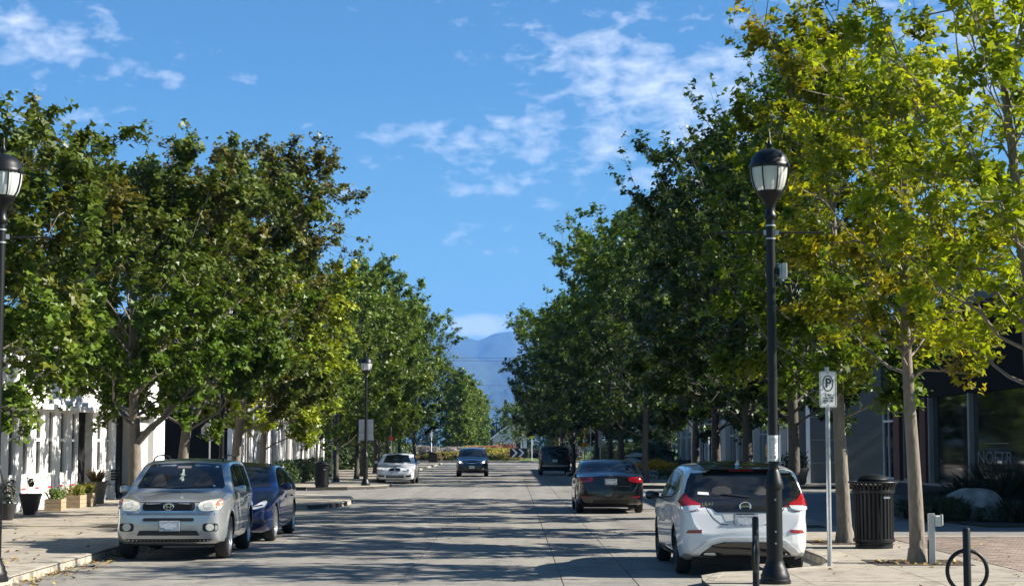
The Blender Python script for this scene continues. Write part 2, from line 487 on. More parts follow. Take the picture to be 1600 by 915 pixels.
    size = leaf * rng.uniform(.5, 1.3, n) * (.75 + .25 * A[:, 8])
    m, s2, share = PAL[pal]; m = np.array(m); s2 = np.array(s2)
    tone = A[:, 7] + rng.normal(size=n) * .10
    w = np.clip((tone - (1 - share)) * 3.2, 0, 1)[:, None]
    col = m * (1 - w) + s2 * w
    if pal_top:
        mt, st, sht = PAL[pal_top]; wt = np.clip((tone - (1 - sht)) * 3.2, 0, 1)[:, None]
        ct = np.array(mt) * (1 - wt) + np.array(st) * wt
        hh = np.clip(((pos[:, 2] - base) / CH - .45 + (A[:, 7] - .5) * .5) * 3, 0, 1)[:, None]
        col = col * (1 - hh) + ct * hh
    col *= rng.uniform(.72, 1.28, n)[:, None]
    crown = leaf_mesh('crown', pos, nrm, size, col, rng, lmat or leaf_m)
    # wood
    V, F = seg_tubes(segs, 6); V2, F2 = seg_tubes(thin, 3)
    mb = MB()
    pts = []; rs = []
    for k in range(15):
        z = H * .93 * (k / 14) ** 1.25
        pts.append(spine(z)); rs.append(max(.012, tr * (1 - .92 * z / H)))
    rs[0] = tr * 1.65; pts[0][2] = -.12; 
    pts.insert(1, spine(.09)); rs.insert(1, tr * 1.28); pts.insert(2, spine(.24)); rs.insert(2, tr * 1.08)
    mb.tube([tuple(p) for p in pts], rs, n=10)
    v0 = np.array([tuple(p) for p in mb.v])
    allv = np.concatenate([v0, V, V2]); fs = list(mb.f) + (F + len(v0)).tolist() + (F2 + len(v0) + len(V)).tolist()
    me = bpy.data.meshes.new('trunk'); me.from_pydata(allv.tolist(), [], fs); me.materials.append(bm or bark_m)
    me.shade_smooth(); me.set_sharp_from_angle(angle=math.radians(60))
    return me, crown

def put_tree(meshes, X, Y, label, group, rz=0., s=(1, 1, 1), z=0.10, name='maple_tree', cat='tree'):
    t = empty(name, (X, Y, z), rz, label, cat, group); t.scale = s
    link('trunk', meshes[0], t); link('crown', meshes[1], t)
    return t

def clump(name, spots, n, size, cols, material=None, seed=1, parent=None, up=.5, zmin=0.0, tmpl=LEAF):
    """Leaf-sized faces spread through ellipsoids: spots = (x, y, z, rx, ry, rz)."""
    rng = np.random.default_rng(seed); spots = np.array(spots, dtype=float)
    vol = spots[:, 3] * spots[:, 4]; idx = rng.choice(len(spots), n, p=vol / vol.sum())
    d = unit(rng.normal(size=(n, 3))) * (rng.uniform(.25, 1, n) ** .4)[:, None]
    lump = 1 + .22 * np.sin(d[:, 0] * 7 + idx) * np.sin(d[:, 1] * 6 + 2 * idx) + .12 * np.sin(d[:, 2] * 11)
    P = spots[idx, :3] + d * spots[idx, 3:6] * lump[:, None]
    P[:, 2] = np.maximum(P[:, 2], zmin + rng.uniform(0, .05, n))
    nrm = d * .8 + np.array([[0, 0, up]]) + rng.normal(size=(n, 3)) * .45
    cols = np.array(cols); col = cols[rng.integers(0, len(cols), n)] * rng.uniform(.7, 1.3, n)[:, None]
    me = leaf_mesh(name, P, nrm, size * rng.uniform(.6, 1.3, n), col, rng, material or leaf_m, tmpl)
    o = link(name, me, parent)
    if parent: o['kind'] = 'stuff'
    return o

BLADE = np.array([(-.05, 0, 0), (.05, 0, 0), (.03, .6, 0), (0, 1, 0), (-.03, .6, 0)], dtype=np.float32)
def blades(name, spots, n, h, cols, seed=1, parent=None, spread=.5, w=1.0):
    """Upright arching blades rooted in discs: spots = (x, y, z, radius)"""
    rng = np.random.default_rng(seed); spots = np.array(spots, dtype=float)
    idx = rng.integers(0, len(spots), n); a = rng.uniform(0, 2 * PI, n); rr = np.sqrt(rng.uniform(0, 1, n))
    rad = spots[idx, 3] * rr
    root = spots[idx, :3] + np.stack([np.cos(a) * rad, np.sin(a) * rad, np.zeros(n)], 1)
    d = unit(np.stack([np.cos(a) * spread * rr, np.sin(a) * spread * rr, np.ones(n)], 1) + rng.normal(size=(n, 3)) * .15)
    hh = h * rng.uniform(.6, 1.15, n)
    sd = unit(np.cross(d, rng.normal(size=(n, 3)))) * (.012 * w)
    out = np.stack([np.cos(a), np.sin(a), np.zeros(n)], 1) * (spread * .25 * hh)[:, None]
    V = np.stack([root - sd, root + sd, root + d * (hh * .6)[:, None] + sd * .8, root + d * hh[:, None] + out, root + d * (hh * .6)[:, None] - sd * .8], 1)
    me = bpy.data.meshes.new(name); me.vertices.add(n * 5); me.loops.add(n * 5); me.polygons.add(n)
    me.vertices.foreach_set('co', V.astype(np.float32).ravel()); me.loops.foreach_set('vertex_index', np.arange(n * 5, dtype=np.int32))
    me.polygons.foreach_set('loop_start', np.arange(0, n * 5, 5, dtype=np.int32)); me.update(calc_edges=True)
    cols = np.array(cols); c = np.ones((n, 5, 4), dtype=np.float32)
    c[..., :3] = (cols[rng.integers(0, len(cols), n)] * rng.uniform(.7, 1.3, n)[:, None])[:, None]
    me.attributes.new('tint', 'FLOAT_COLOR', 'POINT').data.foreach_set('color', c.ravel()); me.materials.append(leaf_m)
    return link(name, me, parent)

# ------------------------------------------------------------------ vehicles
def interp(tab, x):
    """monotone smooth interpolation through (x, v) pairs"""
    xs = [t[0] for t in tab]; ys = [t[1] for t in tab]; n = len(xs)
    if x <= xs[0]: return ys[0]
    if x >= xs[-1]: return ys[-1]
    i = max(j for j in range(n - 1) if xs[j] <= x)
    d = [(ys[j + 1] - ys[j]) / (xs[j + 1] - xs[j]) for j in range(n - 1)]
    def slope(j):
        if j == 0: return d[0]
        if j == n - 1: return d[-1]
        if d[j - 1] * d[j] <= 0: return 0
        return 2 * d[j - 1] * d[j] / (d[j - 1] + d[j])
    h = xs[i + 1] - xs[i]; t = (x - xs[i]) / h
    m0, m1 = slope(i) * h, slope(i + 1) * h
    return (2*t**3-3*t**2+1)*ys[i] + (t**3-2*t**2+t)*m0 + (-2*t**3+3*t**2)*ys[i+1] + (t**3-t**2)*m1

def chaikin(poly, n=2, closed=True):
    for _ in range(n):
        out = []; m = len(poly)
        for i in range(m if closed else m - 1):
            a, b = poly[i], poly[(i + 1) % m]
            out.append((a[0]*.75+b[0]*.25, a[1]*.75+b[1]*.25)); out.append((a[0]*.25+b[0]*.75, a[1]*.25+b[1]*.75))
        poly = out
    return poly
def ellipse(cx, cy, rx, ry, n=20): return [(cx + rx * math.cos(2*PI*k/n), cy + ry * math.sin(2*PI*k/n)) for k in range(n)]
def rrect(x0, x1, y0, y1, r=.02):
    out = []
    for cx, cy, a0 in ((x1-r, y1-r, 0), (x0+r, y1-r, 90), (x0+r, y0+r, 180), (x1-r, y0+r, 270)):
        for k in range(4):
            a = math.radians(a0 + k * 30); out.append((cx + r*math.cos(a), cy + r*math.sin(a)))
    return out

class Car:
    """Body lofted from profile tables; y = 0 at the nose, L at the tail; x right, z up (local origin under the middle)."""
    def __init__(s, name, spec, label, paint, loc, rz, group=None):
        s.sp = spec; s.L = spec['L']
        s.root = empty(name, loc, rz, label, 'car', group)
        sp = spec
        ys = set()
        for k in range(61): ys.add(round(s.L * k / 60, 4))
        for e in (.004, .01, .02, .035, .055, .08, .11, .15, .2, .26): ys.add(e); ys.add(round(s.L - e, 4))
        for t in sp['top']: ys.add(t[0])
        ys = sorted(y for y in ys if 0 <= y <= s.L)
        rings = []
        for y in ys:
            zt, zb, z0, hw = (interp(sp[k], y) for k in ('top', 'belt', 'bot', 'hw'))
            zb = min(zb, zt - .02); z0 = min(z0, zb - .1)
            h = zt - zb
            cab = min(1, max(0, (h - .12) / .3))
            rz_ = min(h * .8, .09 + .02 * cab); rx_ = (.42 * hw) * (1 - cab) + .13 * cab
            side = hw - .015
            wt = side - (h - rz_) * sp.get('tumble', .28) * (1 if h > .15 else .6)
            half = [(0, z0), (hw * .5, z0), (hw * .86, z0 + .01), (hw * .955, z0 + .05)]
            wz = zb - z0
            half += [(hw * .985, z0 + .16 * wz + .02), (hw * .998, z0 + .36 * wz), (hw, z0 + .55 * wz), (hw * .988, z0 + .72 * wz), (hw * .995, z0 + .86 * wz), (hw - .004, zb - .025), (side, zb)]
            for k in (1, 2, 3, 4, 5): half.append((side + (wt - side) * k / 5, zb + (h - rz_) * k / 5))
            for k in (1, 2, 3, 4):
                a = k / 4 * PI / 2; half.append((wt - rx_ * (1 - math.cos(a)), zt - rz_ + (rz_ - sp.get('crown', .03)) * math.sin(a)))
            xe, ze = half[-1]
            for k in (.33, .66, 1.0): half.append((xe * (1 - k), ze + sp.get('crown', .03) * (1 - (1 - k) ** 2)))
            full = [(-x, z) for x, z in half[::-1][1:]] [::-1][1:]   # mirrored inner points
            ring = half + [(-x, z) for x, z in half[-2:0:-1]]
            rings.append([(x, y, z) for x, z in ring])
        n = len(rings[0]); mb = MB()
        vs = [p for r in rings for p in r]; fs = []
        for j in range(len(rings) - 1):
            for k in range(n):
                k2 = (k + 1) % n; fs.append((j*n+k, (j+1)*n+k, (j+1)*n+k2, j*n+k2))
        fs.append(tuple(range(n))); m = (len(rings) - 1) * n; fs.append(tuple(range(m + n - 1, m - 1, -1)))
        mb.add(vs, fs)
        me = mb.mesh('body', paint)
        me.materials.append(black2_m)
        body = bpy.data.objects.new('body', me); C.objects.link(body)
        cut = MB(); R = sp['wr'] + sp.get('gap', .05)
        for wy in sp['axles']:
            for sx in (-1, 1):
                x0, x1 = sorted((sx * (sp['W'] / 2 - .26), sx * (sp['W'] / 2 + .2)))
                cut.lathe([(R, x0), (R, x1)], 32, (0, wy, sp['wr'] + .01), 'X')
        cme = cut.mesh('cut', None); cme.materials.append(None); 
        cme.materials.clear(); cme.materials.append(paint); cme.materials.append(black2_m)
        for p in cme.polygons: p.material_index = 1
        co = bpy.data.objects.new('cut', cme); C.objects.link(co)
        md = body.modifiers.new('b', 'BOOLEAN'); md.object = co; md.operation = 'DIFFERENCE'; md.solver = 'EXACT'
        dg = bpy.context.evaluated_depsgraph_get(); dg.update()
        ne = bpy.data.meshes.new_from_object(body.evaluated_get(dg))
        bpy.data.objects.remove(body); bpy.data.objects.remove(co)
        ne.name = 'body'
        ne.shade_smooth(); ne.set_sharp_from_angle(angle=math.radians(38))
        # shift so that the local origin is below the middle of the car
        ne.transform(Matrix.Translation((0, -s.L / 2, 0)))
        s.body = link('body', ne, s.root)
        bm = bmesh.new(); bm.from_mesh(ne); s.bvh = BVHTree.FromBMesh(bm); bm.free()
        s.wheels(sp)
    def wheels(s, sp):
        R = sp['wr']; w = sp.get('ww', .21); rr = R * sp.get('rimr', .66)
        for wy in sp['axles']:
            for sx in (-1, 1):
                cx = sx * (sp['W'] / 2 - .015 - w / 2)
                wroot = MB().lathe([(rr * .3, -w * .3), (rr * .3, w * .3)], 12, axis='X').build('wheel', black2_m, s.root)
                wroot.location = (cx, wy - s.L / 2, R)
                if sx < 0: wroot.rotation_euler = (0, 0, PI)
                key = 'tyre' + str((R, w))
                prof = [(rr, -w/2+.01), (rr+.03, -w/2), (R-.03, -w/2+.005), (R-.008, -w/2+.03), (R, -w/2+.06), (R, w/2-.06), (R-.008, w/2-.03), (R-.03, w/2-.005), (rr+.03, w/2), (rr, w/2-.01)]
                if key not in s.__class__.cache: s.__class__.cache[key] = MB().lathe(prof, 36, axis='X', cap=False).mesh('tyre', tyre_m, 35)
                link('tyre', s.__class__.cache[key], wroot)
                key = 'rim' + str((R, w, sp.get('spokes', 5), sp.get('rimmat', 'alloy')))
                if key not in s.__class__.cache:
                    q = MB()
                    q.lathe([(rr+.004, -w/2+.02), (rr+.004, w/2-.008), (rr-.012, w/2-.004), (rr-.022, w/2-.02), (rr-.03, -w/2+.03)], 36, axis='X', cap=False)
                    q.lathe([(rr-.03, w/2-.10), (.03, w/2-.10)], 24, axis='X')
                    q.lathe([(.055, w/2-.08), (.055, w/2-.03), (.03, w/2-.02)], 14, axis='X')
                    ns = sp.get('spokes', 5)
                    for k in range(ns):
                        a = 2 * PI * k / ns + .2
                        for off in (-1, 1):
                            c, s_ = math.cos(a), math.sin(a); pc, ps = -s_, c
                            i0, i1 = .04, rr - .01; wi, wo_ = .012, .014
                            o0, o1 = off * .02, off * .05
                            P = []
                            for (rad, oo, ww_) in ((i0, o0, wi), (i1, o1, wo_)):
                                for e in (-1, 1):
                                    yy = c * rad + pc * (oo + e * ww_); zz_ = s_ * rad + ps * (oo + e * ww_)
                                    P.append((w/2-.025, yy, zz_)); P.append((w/2-.06, yy, zz_))
                            q.add(P, [(0, 2, 6, 4), (1, 5, 7, 3), (0, 4, 5, 1), (2, 3, 7, 6), (0, 1, 3, 2), (4, 6, 7, 5)])
                    s.__class__.cache[key] = q.mesh('rim', rimdark_m if sp.get('rimmat') == 'dark' else rim_m, 30)
                link('rim', s.__class__.cache[key], wroot)
    cache = {}
    def hit(s, axis, u, v):
        if axis == 'R': o, d = Vector((3, u, v)), Vector((-1, 0, 0))
        elif axis == 'L': o, d = Vector((-3, u, v)), Vector((1, 0, 0))
        elif axis == 'F': o, d = Vector((u, -6, v)), Vector((0, 1, 0))
        elif axis == 'B': o, d = Vector((u, 6, v)), Vector((0, -1, 0))
        else: o, d = Vector((u, v, 4)), Vector((0, 0, -1))
        h = s.bvh.ray_cast(o, d)
        if h[0] is None:
            o2 = o + d * (3 if axis in 'RL' else (6 if axis in 'FB' else 3.0))
            q = s.bvh.find_nearest(o + d * 2.2 if axis in 'RL' else o + d * (6 - s.L / 2) if axis in 'FB' else o2)
            return q[0], q[1], d
        nrm = h[1]
        if nrm.dot(d) > 0: nrm = -nrm
        return h[0], nrm, d
    def y(s, v): return v - s.L / 2
    def patch(s, name, axis, poly, m, off=.006, parent=None, step=.06, smooth=0, label=None, along=False):
        """Panel that follows the body under the 2-D outline, standing `off` proud of it, with its own edge."""
        if axis in 'RL': poly = [(s.y(a), b) for a, b in poly]
        if axis == 'T': poly = [(a, s.y(b)) for a, b in poly]
        if smooth: poly = chaikin(poly, smooth)
        # subdivide long edges
        P = []
        for i in range(len(poly)):
            a, b = Vector(poly[i]), Vector(poly[(i + 1) % len(poly)]); k = max(1, int((b - a).length / step))
            P += [a + (b - a) * (j / k) for j in range(k)]
        nb = len(P)
        xs = [p.x for p in P]; zs = [p.y for p in P]
        pts = list(P); x = min(xs) + step * .5
        def inside(q):
            c = False; j = nb - 1
            for i in range(nb):
                if (P[i].y > q.y) != (P[j].y > q.y) and q.x < (P[j].x - P[i].x) * (q.y - P[i].y) / (P[j].y - P[i].y) + P[i].x: c = not c
                j = i
            return c
        while x < max(xs):
            z = min(zs) + step * .5
            while z < max(zs):
                q = Vector((x, z))
                if inside(q) and min((q - p).length for p in P) > step * .35: pts.append(q)
                z += step
            x += step
        r = delaunay_2d_cdt(pts, [(i, (i + 1) % nb) for i in range(nb)], [], 1, 1e-5)
        vv, ee, ff = r[0], r[1], r[2]
        out = []; inn = []
        for q in vv:
            h, nrm, d = s.hit(axis, q.x, q.y)
            if along: nrm = -d
            out.append(h + nrm * off); inn.append(h - nrm * .004)
        n = len(out)
        fs = [tuple(f) for f in ff]
        cnt = {}
        for f in fs:
            for i in range(len(f)):
                e = (f[i], f[(i + 1) % len(f)]); cnt[tuple(sorted(e))] = cnt.get(tuple(sorted(e)), 0) + 1
        q = MB(); fs2 = list(fs)
        ring = [e for e, c in cnt.items() if c == 1]
        for a, b in ring: fs2.append((a, b, b + n, a + n))
        q.add(out + inn, fs2)
        me = q.mesh(name, m)
        me.shade_smooth(); me.set_sharp_from_angle(angle=math.radians(35))
        o = link(name, me, parent or s.root)
        if label: o['label'] = label
        return o
    def both(s, name, poly, m, off=.006, **kw):
        return [s.patch(name, a, poly, m, off, **kw) for a in 'RL']
    def sym(s, name, axis, poly, m, off=.006, **kw):
        return [s.patch(name, axis, poly, m, off, **kw), s.patch(name, axis, [(-a, b) for a, b in poly], m, off, **kw)]
    def mirror_boxes(s, yv, z, m, size=(.20, .11, .15), foot=.05):
        for sx in (-1, 1):
            x0 = s.sp['W'] / 2 - .07
            q = MB()
            prof = []
            rings = [(0, .45), (.05, .8), (.12, 1), (.17, .95), (size[0], .6)]
            vs = []; n = 14
            for dx_, k in rings:
                for j in range(n):
                    a = 2 * PI * j / n; ca, sa = math.cos(a), math.sin(a)
                    vs.append((sx * (x0 + foot + dx_), s.y(yv) + math.copysign(abs(ca) ** .7, ca) * size[1] / 2 * k, z + math.copysign(abs(sa) ** .7, sa) * size[2] / 2 * k))
            fs = []
            for j in range(len(rings) - 1):
                for k in range(n): fs.append((j*n+k, j*n+(k+1)%n, (j+1)*n+(k+1)%n, (j+1)*n+k))
            fs.append(tuple(range(n))); b = (len(rings)-1)*n; fs.append(tuple(range(b, b+n)))
            q.add(vs, fs)
            q.box(*sorted((sx * (x0 - .05), sx * (x0 + foot + .03))), s.y(yv) - .03, s.y(yv) + .03, z - .05, z - .02)
            q.build('side_mirror', m, s.root, smooth=50)

def paint(name, col, metal=.0, rough=.28):
    return mat(name, col, rough, metal=metal, coat=1.0, var=.05, scale=2.0)
silver_p = paint('silver paint', (.42, .44, .45), .65, .32)
white_p = paint('white paint gloss', (.68, .69, .70), 0, .3)
blue_p = paint('deep blue paint', (.004, .014, .075), .35, .28)
black_p = paint('black paint', (.004, .004, .005), .2, .25)
white2_p = paint('white car paint', (.68, .69, .70), 0, .3)
darkgrey_p = paint('dark paint', (.022, .024, .03), .3, .28)
lens_m = mat('headlight lens', (.55, .54, .48), .12, spec=.6, var=.25, scale=9, coat=1)
lensclear_m = mat('clear headlight', (.70, .73, .76), .08, metal=.3, coat=1)
amber_m = mat('amber lens', (.35, .13, .06), .15, coat=1)
redlens_m = mat('red lens', (.26, .006, .012), .12, coat=1, spec=.6)
carglass_m = mat('car glass', (.010, .011, .012), .03, spec=.7, coat=0)
trim_m = mat('dark trim', (.009, .009, .01), .5)
plate_m = mat('licence plate', (.55, .57, .62), .5, var=.35, scale=18, dark=(.25, .27, .33))
platewhite_m = mat('plate print smear', (.75, .76, .78), .6, var=.3, scale=40)
plateblue_m = mat('plate blue', (.05, .09, .22), .5)
seat_m = mat('seat fabric', (.10, .10, .10), .8)

# ------------------------------------------------------------------ ground, road, kerbs, pavements
def clip_rect(poly, x0, x1, y0, y1):
    def cl(P, ins, cut):
        out = []
        for i in range(len(P)):
            a, b = P[i - 1], P[i]
            if ins(b):
                if not ins(a): out.append(cut(a, b))
                out.append(b)
            elif ins(a): out.append(cut(a, b))
        return out
    def cx(v): return lambda a, b: (v, a[1] + (b[1]-a[1]) * (v-a[0]) / (b[0]-a[0]))
    def cy(v): return lambda a, b: (a[0] + (b[0]-a[0]) * (v-a[1]) / (b[1]-a[1]), v)
    for ins, cut in ((lambda p: p[0] >= x0, cx(x0)), (lambda p: p[0] <= x1, cx(x1)), (lambda p: p[1] >= y0, cy(y0)), (lambda p: p[1] <= y1, cy(y1))):
        if not poly: return []
        poly = cl(poly, ins, cut)
    return poly

def frange(a, b, s):
    out = [a]
    while out[-1] + s < b - .01: out.append(out[-1] + s)
    return out + [b]
def slabs(parent, name, poly, xs, ys, z0, z1, gap, m, jit=.0):
    for i in range(len(xs) - 1):
        for j in range(len(ys) - 1):
            g = gap / 2
            P = clip_rect(poly, xs[i] + g, xs[i+1] - g, ys[j] + g, ys[j+1] - g)
            if len(P) < 3: continue
            A = abs(sum(P[k-1][0]*P[k][1] - P[k][0]*P[k-1][1] for k in range(len(P)))) / 2
            if A < .05: continue
            cx = sum(p[0] for p in P) / len(P); cy = sum(p[1] for p in P) / len(P)
            q = MB().prism([(p[0] - cx, p[1] - cy) for p in P], z0, z1 + random.uniform(-jit, jit))
            q.build(name, m, parent, loc=(cx, cy, 0), bevel=0)

def kerb(parent, path, w=.16, z1=.132, ln=1.15, inward=1):
    """Kerb stones along the path; stones lie on the `inward` side (left = 1) of it."""
    P = [Vector(p) for p in path]
    # resample by arc length
    d = [0]
    for a, b in zip(P, P[1:]): d.append(d[-1] + (b - a).length)
    def pt(s):
        for i in range(len(P) - 1):
            if s <= d[i+1] or i == len(P) - 2:
                return P[i] + (P[i+1] - P[i]) * ((s - d[i]) / (d[i+1] - d[i]))
    s = 0
    while s < d[-1] - .05:
        e = min(s + ln, d[-1]); a, b = pt(s), pt(e); t = (b - a).normalized(); nrm = Vector((-t.y, t.x)) * inward
        a = a + t * .007 - nrm * .012; b = b - t * .007 - nrm * .012
        q = MB(); z0 = -.05; dz = random.uniform(-.003, .003)
        prof = [(0, z0), (.012, z1 - .035), (.035, z1 - .006), (.06, z1), (w, z1), (w, z0)]
        vs = [(a.x + nrm.x*o, a.y + nrm.y*o, z + dz) for o, z in prof] + [(b.x + nrm.x*o, b.y + nrm.y*o, z + dz) for o, z in prof]
        n = 6
        q.add(vs, [tuple(range(n)), tuple(range(2*n-1, n-1, -1))] + [(k, n+k, n+(k+1)%n, (k+1)%n) for k in range(n)])
        q.build('kerb_stone', kerb_m, parent)
        s = e

g = MB().box(-7000, 7000, -200, 14000, -.6, -.06).build('ground', grass_m); tag(g, kind='structure')

road = MB().box(-6.55, 4.65, -8, 176, -.058, -.014)
road.box(-70, -6.56, 61.0, 69.0, -.058, -.001); road.box(4.66, 70, 61.0, 71.0, -.058, -.001)
road.box(-6.55, 4.65, 106.02, 176, -.013, 0)
road.box(-6.3, 4.6, 225, 430, -.058, 0)
road = road.build('road', road_m); tag(road, kind='structure')
slabs(road, 'concrete_slab', [(-6.55, -8), (4.65, -8), (4.65, 106), (-6.55, 106)], [-6.55, -4.15, -1.46, .66, 1.62, 4.65],
      [-8, 0] + frange(8, 106, 4.9), -.013, 0, .014, road_m, .0008)
ring = MB().lathe([(21.9, -.05), (21.9, .0), (33, .0), (33, -.05)], 96, (0, 200, .0025), cap=False).build('roundabout_road', road_m); tag(ring, kind='structure')

LB = -12.4; RB = 12.95
left_poly = [(LB, 12), (-6.34, 12), (-6.38, 22), (-6.5, 30), (-6.55, 47.5), (-5.6, 48.6), (-5.0, 50), (-4.9, 51.5), (-4.9, 54), (-5.3, 57), (-6.2, 59.2), (-7.8, 60.4), (-9.5, 60.8), (LB, 60.8)]
right_poly = [(2.35, 12), (RB, 12), (RB, 60.8), (8.2, 60.8), (6.4, 60.2), (5.2, 58.6), (4.65, 56.5), (4.65, 26.2), (4.5, 24.6), (4.0, 23.6), (3.3, 23.15), (2.75, 22.9), (2.42, 22.3), (2.35, 21.5)]
left_far = [(-60, 69.2), (-8.2, 69.2), (-6.6, 69.6), (-5.6, 70.6), (-5.2, 72), (-5.2, 75), (-5.9, 76.6), (-6.55, 77.4), (-6.55, 164), (-14, 172), (-60, 180)]
right_far = [(60, 180), (14, 172), (4.65, 164), (4.65, 77), (4.65, 74.5), (5.4, 72.4), (6.8, 71.4), (8.4, 71.2), (60, 71.2)]
for nm, poly, xs, ys, kp, inw in (
    ('sidewalk', left_poly, [LB, -10.9, -9.4, -7.9, -4.5], frange(12, 61, 1.55), left_poly[1:-1], 1),
    ('sidewalk', right_poly, [2.0, 3.6, 5.15, 6.7], frange(12, 61, 1.55), right_poly[::-1][:-3], -1),
    ('sidewalk', left_far, [-60, -40, -14, -9.6, -8, -4.8], frange(69, 180, 3.1), left_far[1:-1], 1),
    ('sidewalk', right_far, [4.5, 6.2, 8, 9.6, 14, 60], frange(71, 180, 3.1), right_far[1:-1][::-1], -1)):
    sw = MB().prism(poly, -.05, .112).build(nm, joint_m); tag(sw, kind='structure')
    # slabs stop behind the kerb stones
    slabs(sw, 'paving_slab', poly, xs, ys, .112, .127, .012, walk_m, .0012)
    kerb(sw, kp, inward=inw, ln=1.15 if poly[0][1] < 60 else 2.6)
right_walk = [o for o in bpy.data.objects if o.name == 'sidewalk.001'][0]

# brick paving behind the right-hand kerb walk, concrete band at its far end
bp = MB().box(6.705, RB, 12, 31.5, .112, .118).build('brick_paving', joint_m); tag(bp, kind='structure')
q = MB()
y = 16.0; row = 0
while y < 31.4:
    x = 6.73 - (.11 if row % 2 else 0)
    while x < 10.8:
        x0 = max(x, 6.72); x1 = x + .212
        if x1 > x0 + .03: q.box(x0, x1, y, min(y + .102, 31.47), .115, .129 + random.uniform(-.0025, .0025))
        x += .22
    y += .11; row += 1
b = q.build('bricks', brick_m, bp); b['kind'] = 'stuff'
bandm = MB().box(6.705, RB, 31.52, 31.95, .11, .131).build('concrete_band', walk_m); tag(bandm, kind='structure')
pv = MB().box(6.705, RB, 31.97, 60.7, .11, .126).build('forecourt_paving', concrete_mat('dark forecourt concrete', (.22, .21, .20), (.7, .7, .7))); tag(pv, kind='structure')

def pit(x, y, w=1.35, d=1.15):
    t = MB()
    for x0, x1, y0, y1 in ((x-w/2, x+w/2, y-d/2, y-d/2+.06), (x-w/2, x+w/2, y+d/2-.06, y+d/2), (x-w/2, x-w/2+.06, y-d/2+.061, y+d/2-.061), (x+w/2-.06, x+w/2, y-d/2+.061, y+d/2-.061)):
        t.box(x0, x1, y0, y1, .11, .136)
    t.box(x-w/2+.061, x+w/2-.061, y-d/2+.061, y+d/2-.061, .11, .1325)
    return t
# ------------------------------------------------------------------ roundabout island
prof = [(21.9, -.05), (21.9, .14), (21.6, .17), (21.3, .17)]
isl = MB().lathe(prof + [(21.25, .16), (17, .20), (15.5, .35), (12, .85), (8, 1.05), (3, 1.15), (.01, 1.17)], 96, (0, 200, 0), cap=False).build('roundabout_island', grass_m, smooth=40); tag(isl, kind='structure')
k_ = MB().lathe([(21.92, -.04), (21.92, .17), (21.86, .185), (21.5, .185), (21.48, .10)], 96, (0, 200, 0), cap=False).build('kerb_ring', kerb_m, isl)

# ------------------------------------------------------------------ buildings
class Facade:
    def __init__(s, name, label, X, sgn, y0):
        s.root = empty(name, (X, y0, 0), 0, label, 'building'); s.s = sgn; s.y0 = y0
    def bx(s, q, d0, d1, y0, y1, z0, z1):
        x0, x1 = sorted((s.s * d0, s.s * d1)); return q.box(x0, x1, y0 - s.y0, y1 - s.y0, z0, z1)
    def part(s, name, m, boxes, parent=None, bevel=0, label=None):
        q = MB()
        for b in boxes: s.bx(q, *b)
        o = q.build(name, m, parent or s.root, bevel=bevel)
        if label: o['label'] = label
        return o
    def window(s, y0, y1, z0, z1, fm, bars=(), vbars=(), glass=None, depth=.12, name='window', fr=.06):
        w = s.part(name, fm, [(-depth*.4, .03, y0, y0+fr, z0, z1), (-depth*.4, .03, y1-fr, y1, z0, z1), (-depth*.4, .028, y0+fr, y1-fr, z1-fr, z1), (-depth*.4, .028, y0+fr, y1-fr, z0, z0+fr)])
        zs = [z0+fr] + sorted(bars) + [z1-fr]; ys_ = [y0+fr] + sorted(vbars) + [y1-fr]
        for i in range(len(zs)-1):
            for j in range(len(ys_)-1):
                za = zs[i] + (.035 if i else 0); zb_ = zs[i+1] - (.035 if i < len(zs)-2 else 0)
                ya = ys_[j] + (.03 if j else 0); yb = ys_[j+1] - (.03 if j < len(ys_)-2 else 0)
                s.part('pane', glass or glass_m, [(-depth*.3, -depth*.2, ya, yb, za, zb_)], w)
        if bars: s.part('mullion', fm, [(-depth*.35, .02, y0+fr, y1-fr, b-.035, b+.035) for b in bars], w)
        if vbars: s.part('mullion', fm, [(-depth*.36, .015, v-.03, v+.03, z0+fr, z1-fr) for v in vbars], w)
        return w

# white terrace with shopfronts on the left
F = Facade('shop_building', 'long white painted shopfront building with narrow windows behind the silver car', LB, 1, 49)
Y0, Y1 = 30, 60.8
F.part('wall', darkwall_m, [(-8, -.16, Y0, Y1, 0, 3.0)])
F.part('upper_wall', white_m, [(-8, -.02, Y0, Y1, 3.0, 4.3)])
F.part('roof', roof_m, [(-8.3, .35, Y0-.3, Y1+.3, 4.3, 4.5)])
F.part('cornice', white_m, [(-.02, .30, Y0, Y1, 2.72, 2.86), (-.02, .16, Y0, Y1, 2.862, 3.0)])
F.part('end_wall', white_m, [(-8, -.1, Y1-.02, Y1+.12, 0, 4.3)])
wins = []; yy = 30.3
while yy < 48.9: wins.append((yy, yy + .62)); yy += 1.22
wins += [(51.55, 52.2), (52.75, 53.35)]
doors = [(49.3, 51.0), (54.0, 55.9)]
items = sorted([(a, b, 'w') for a, b in wins] + [(a, b, 'd') for a, b in doors])
last = Y0
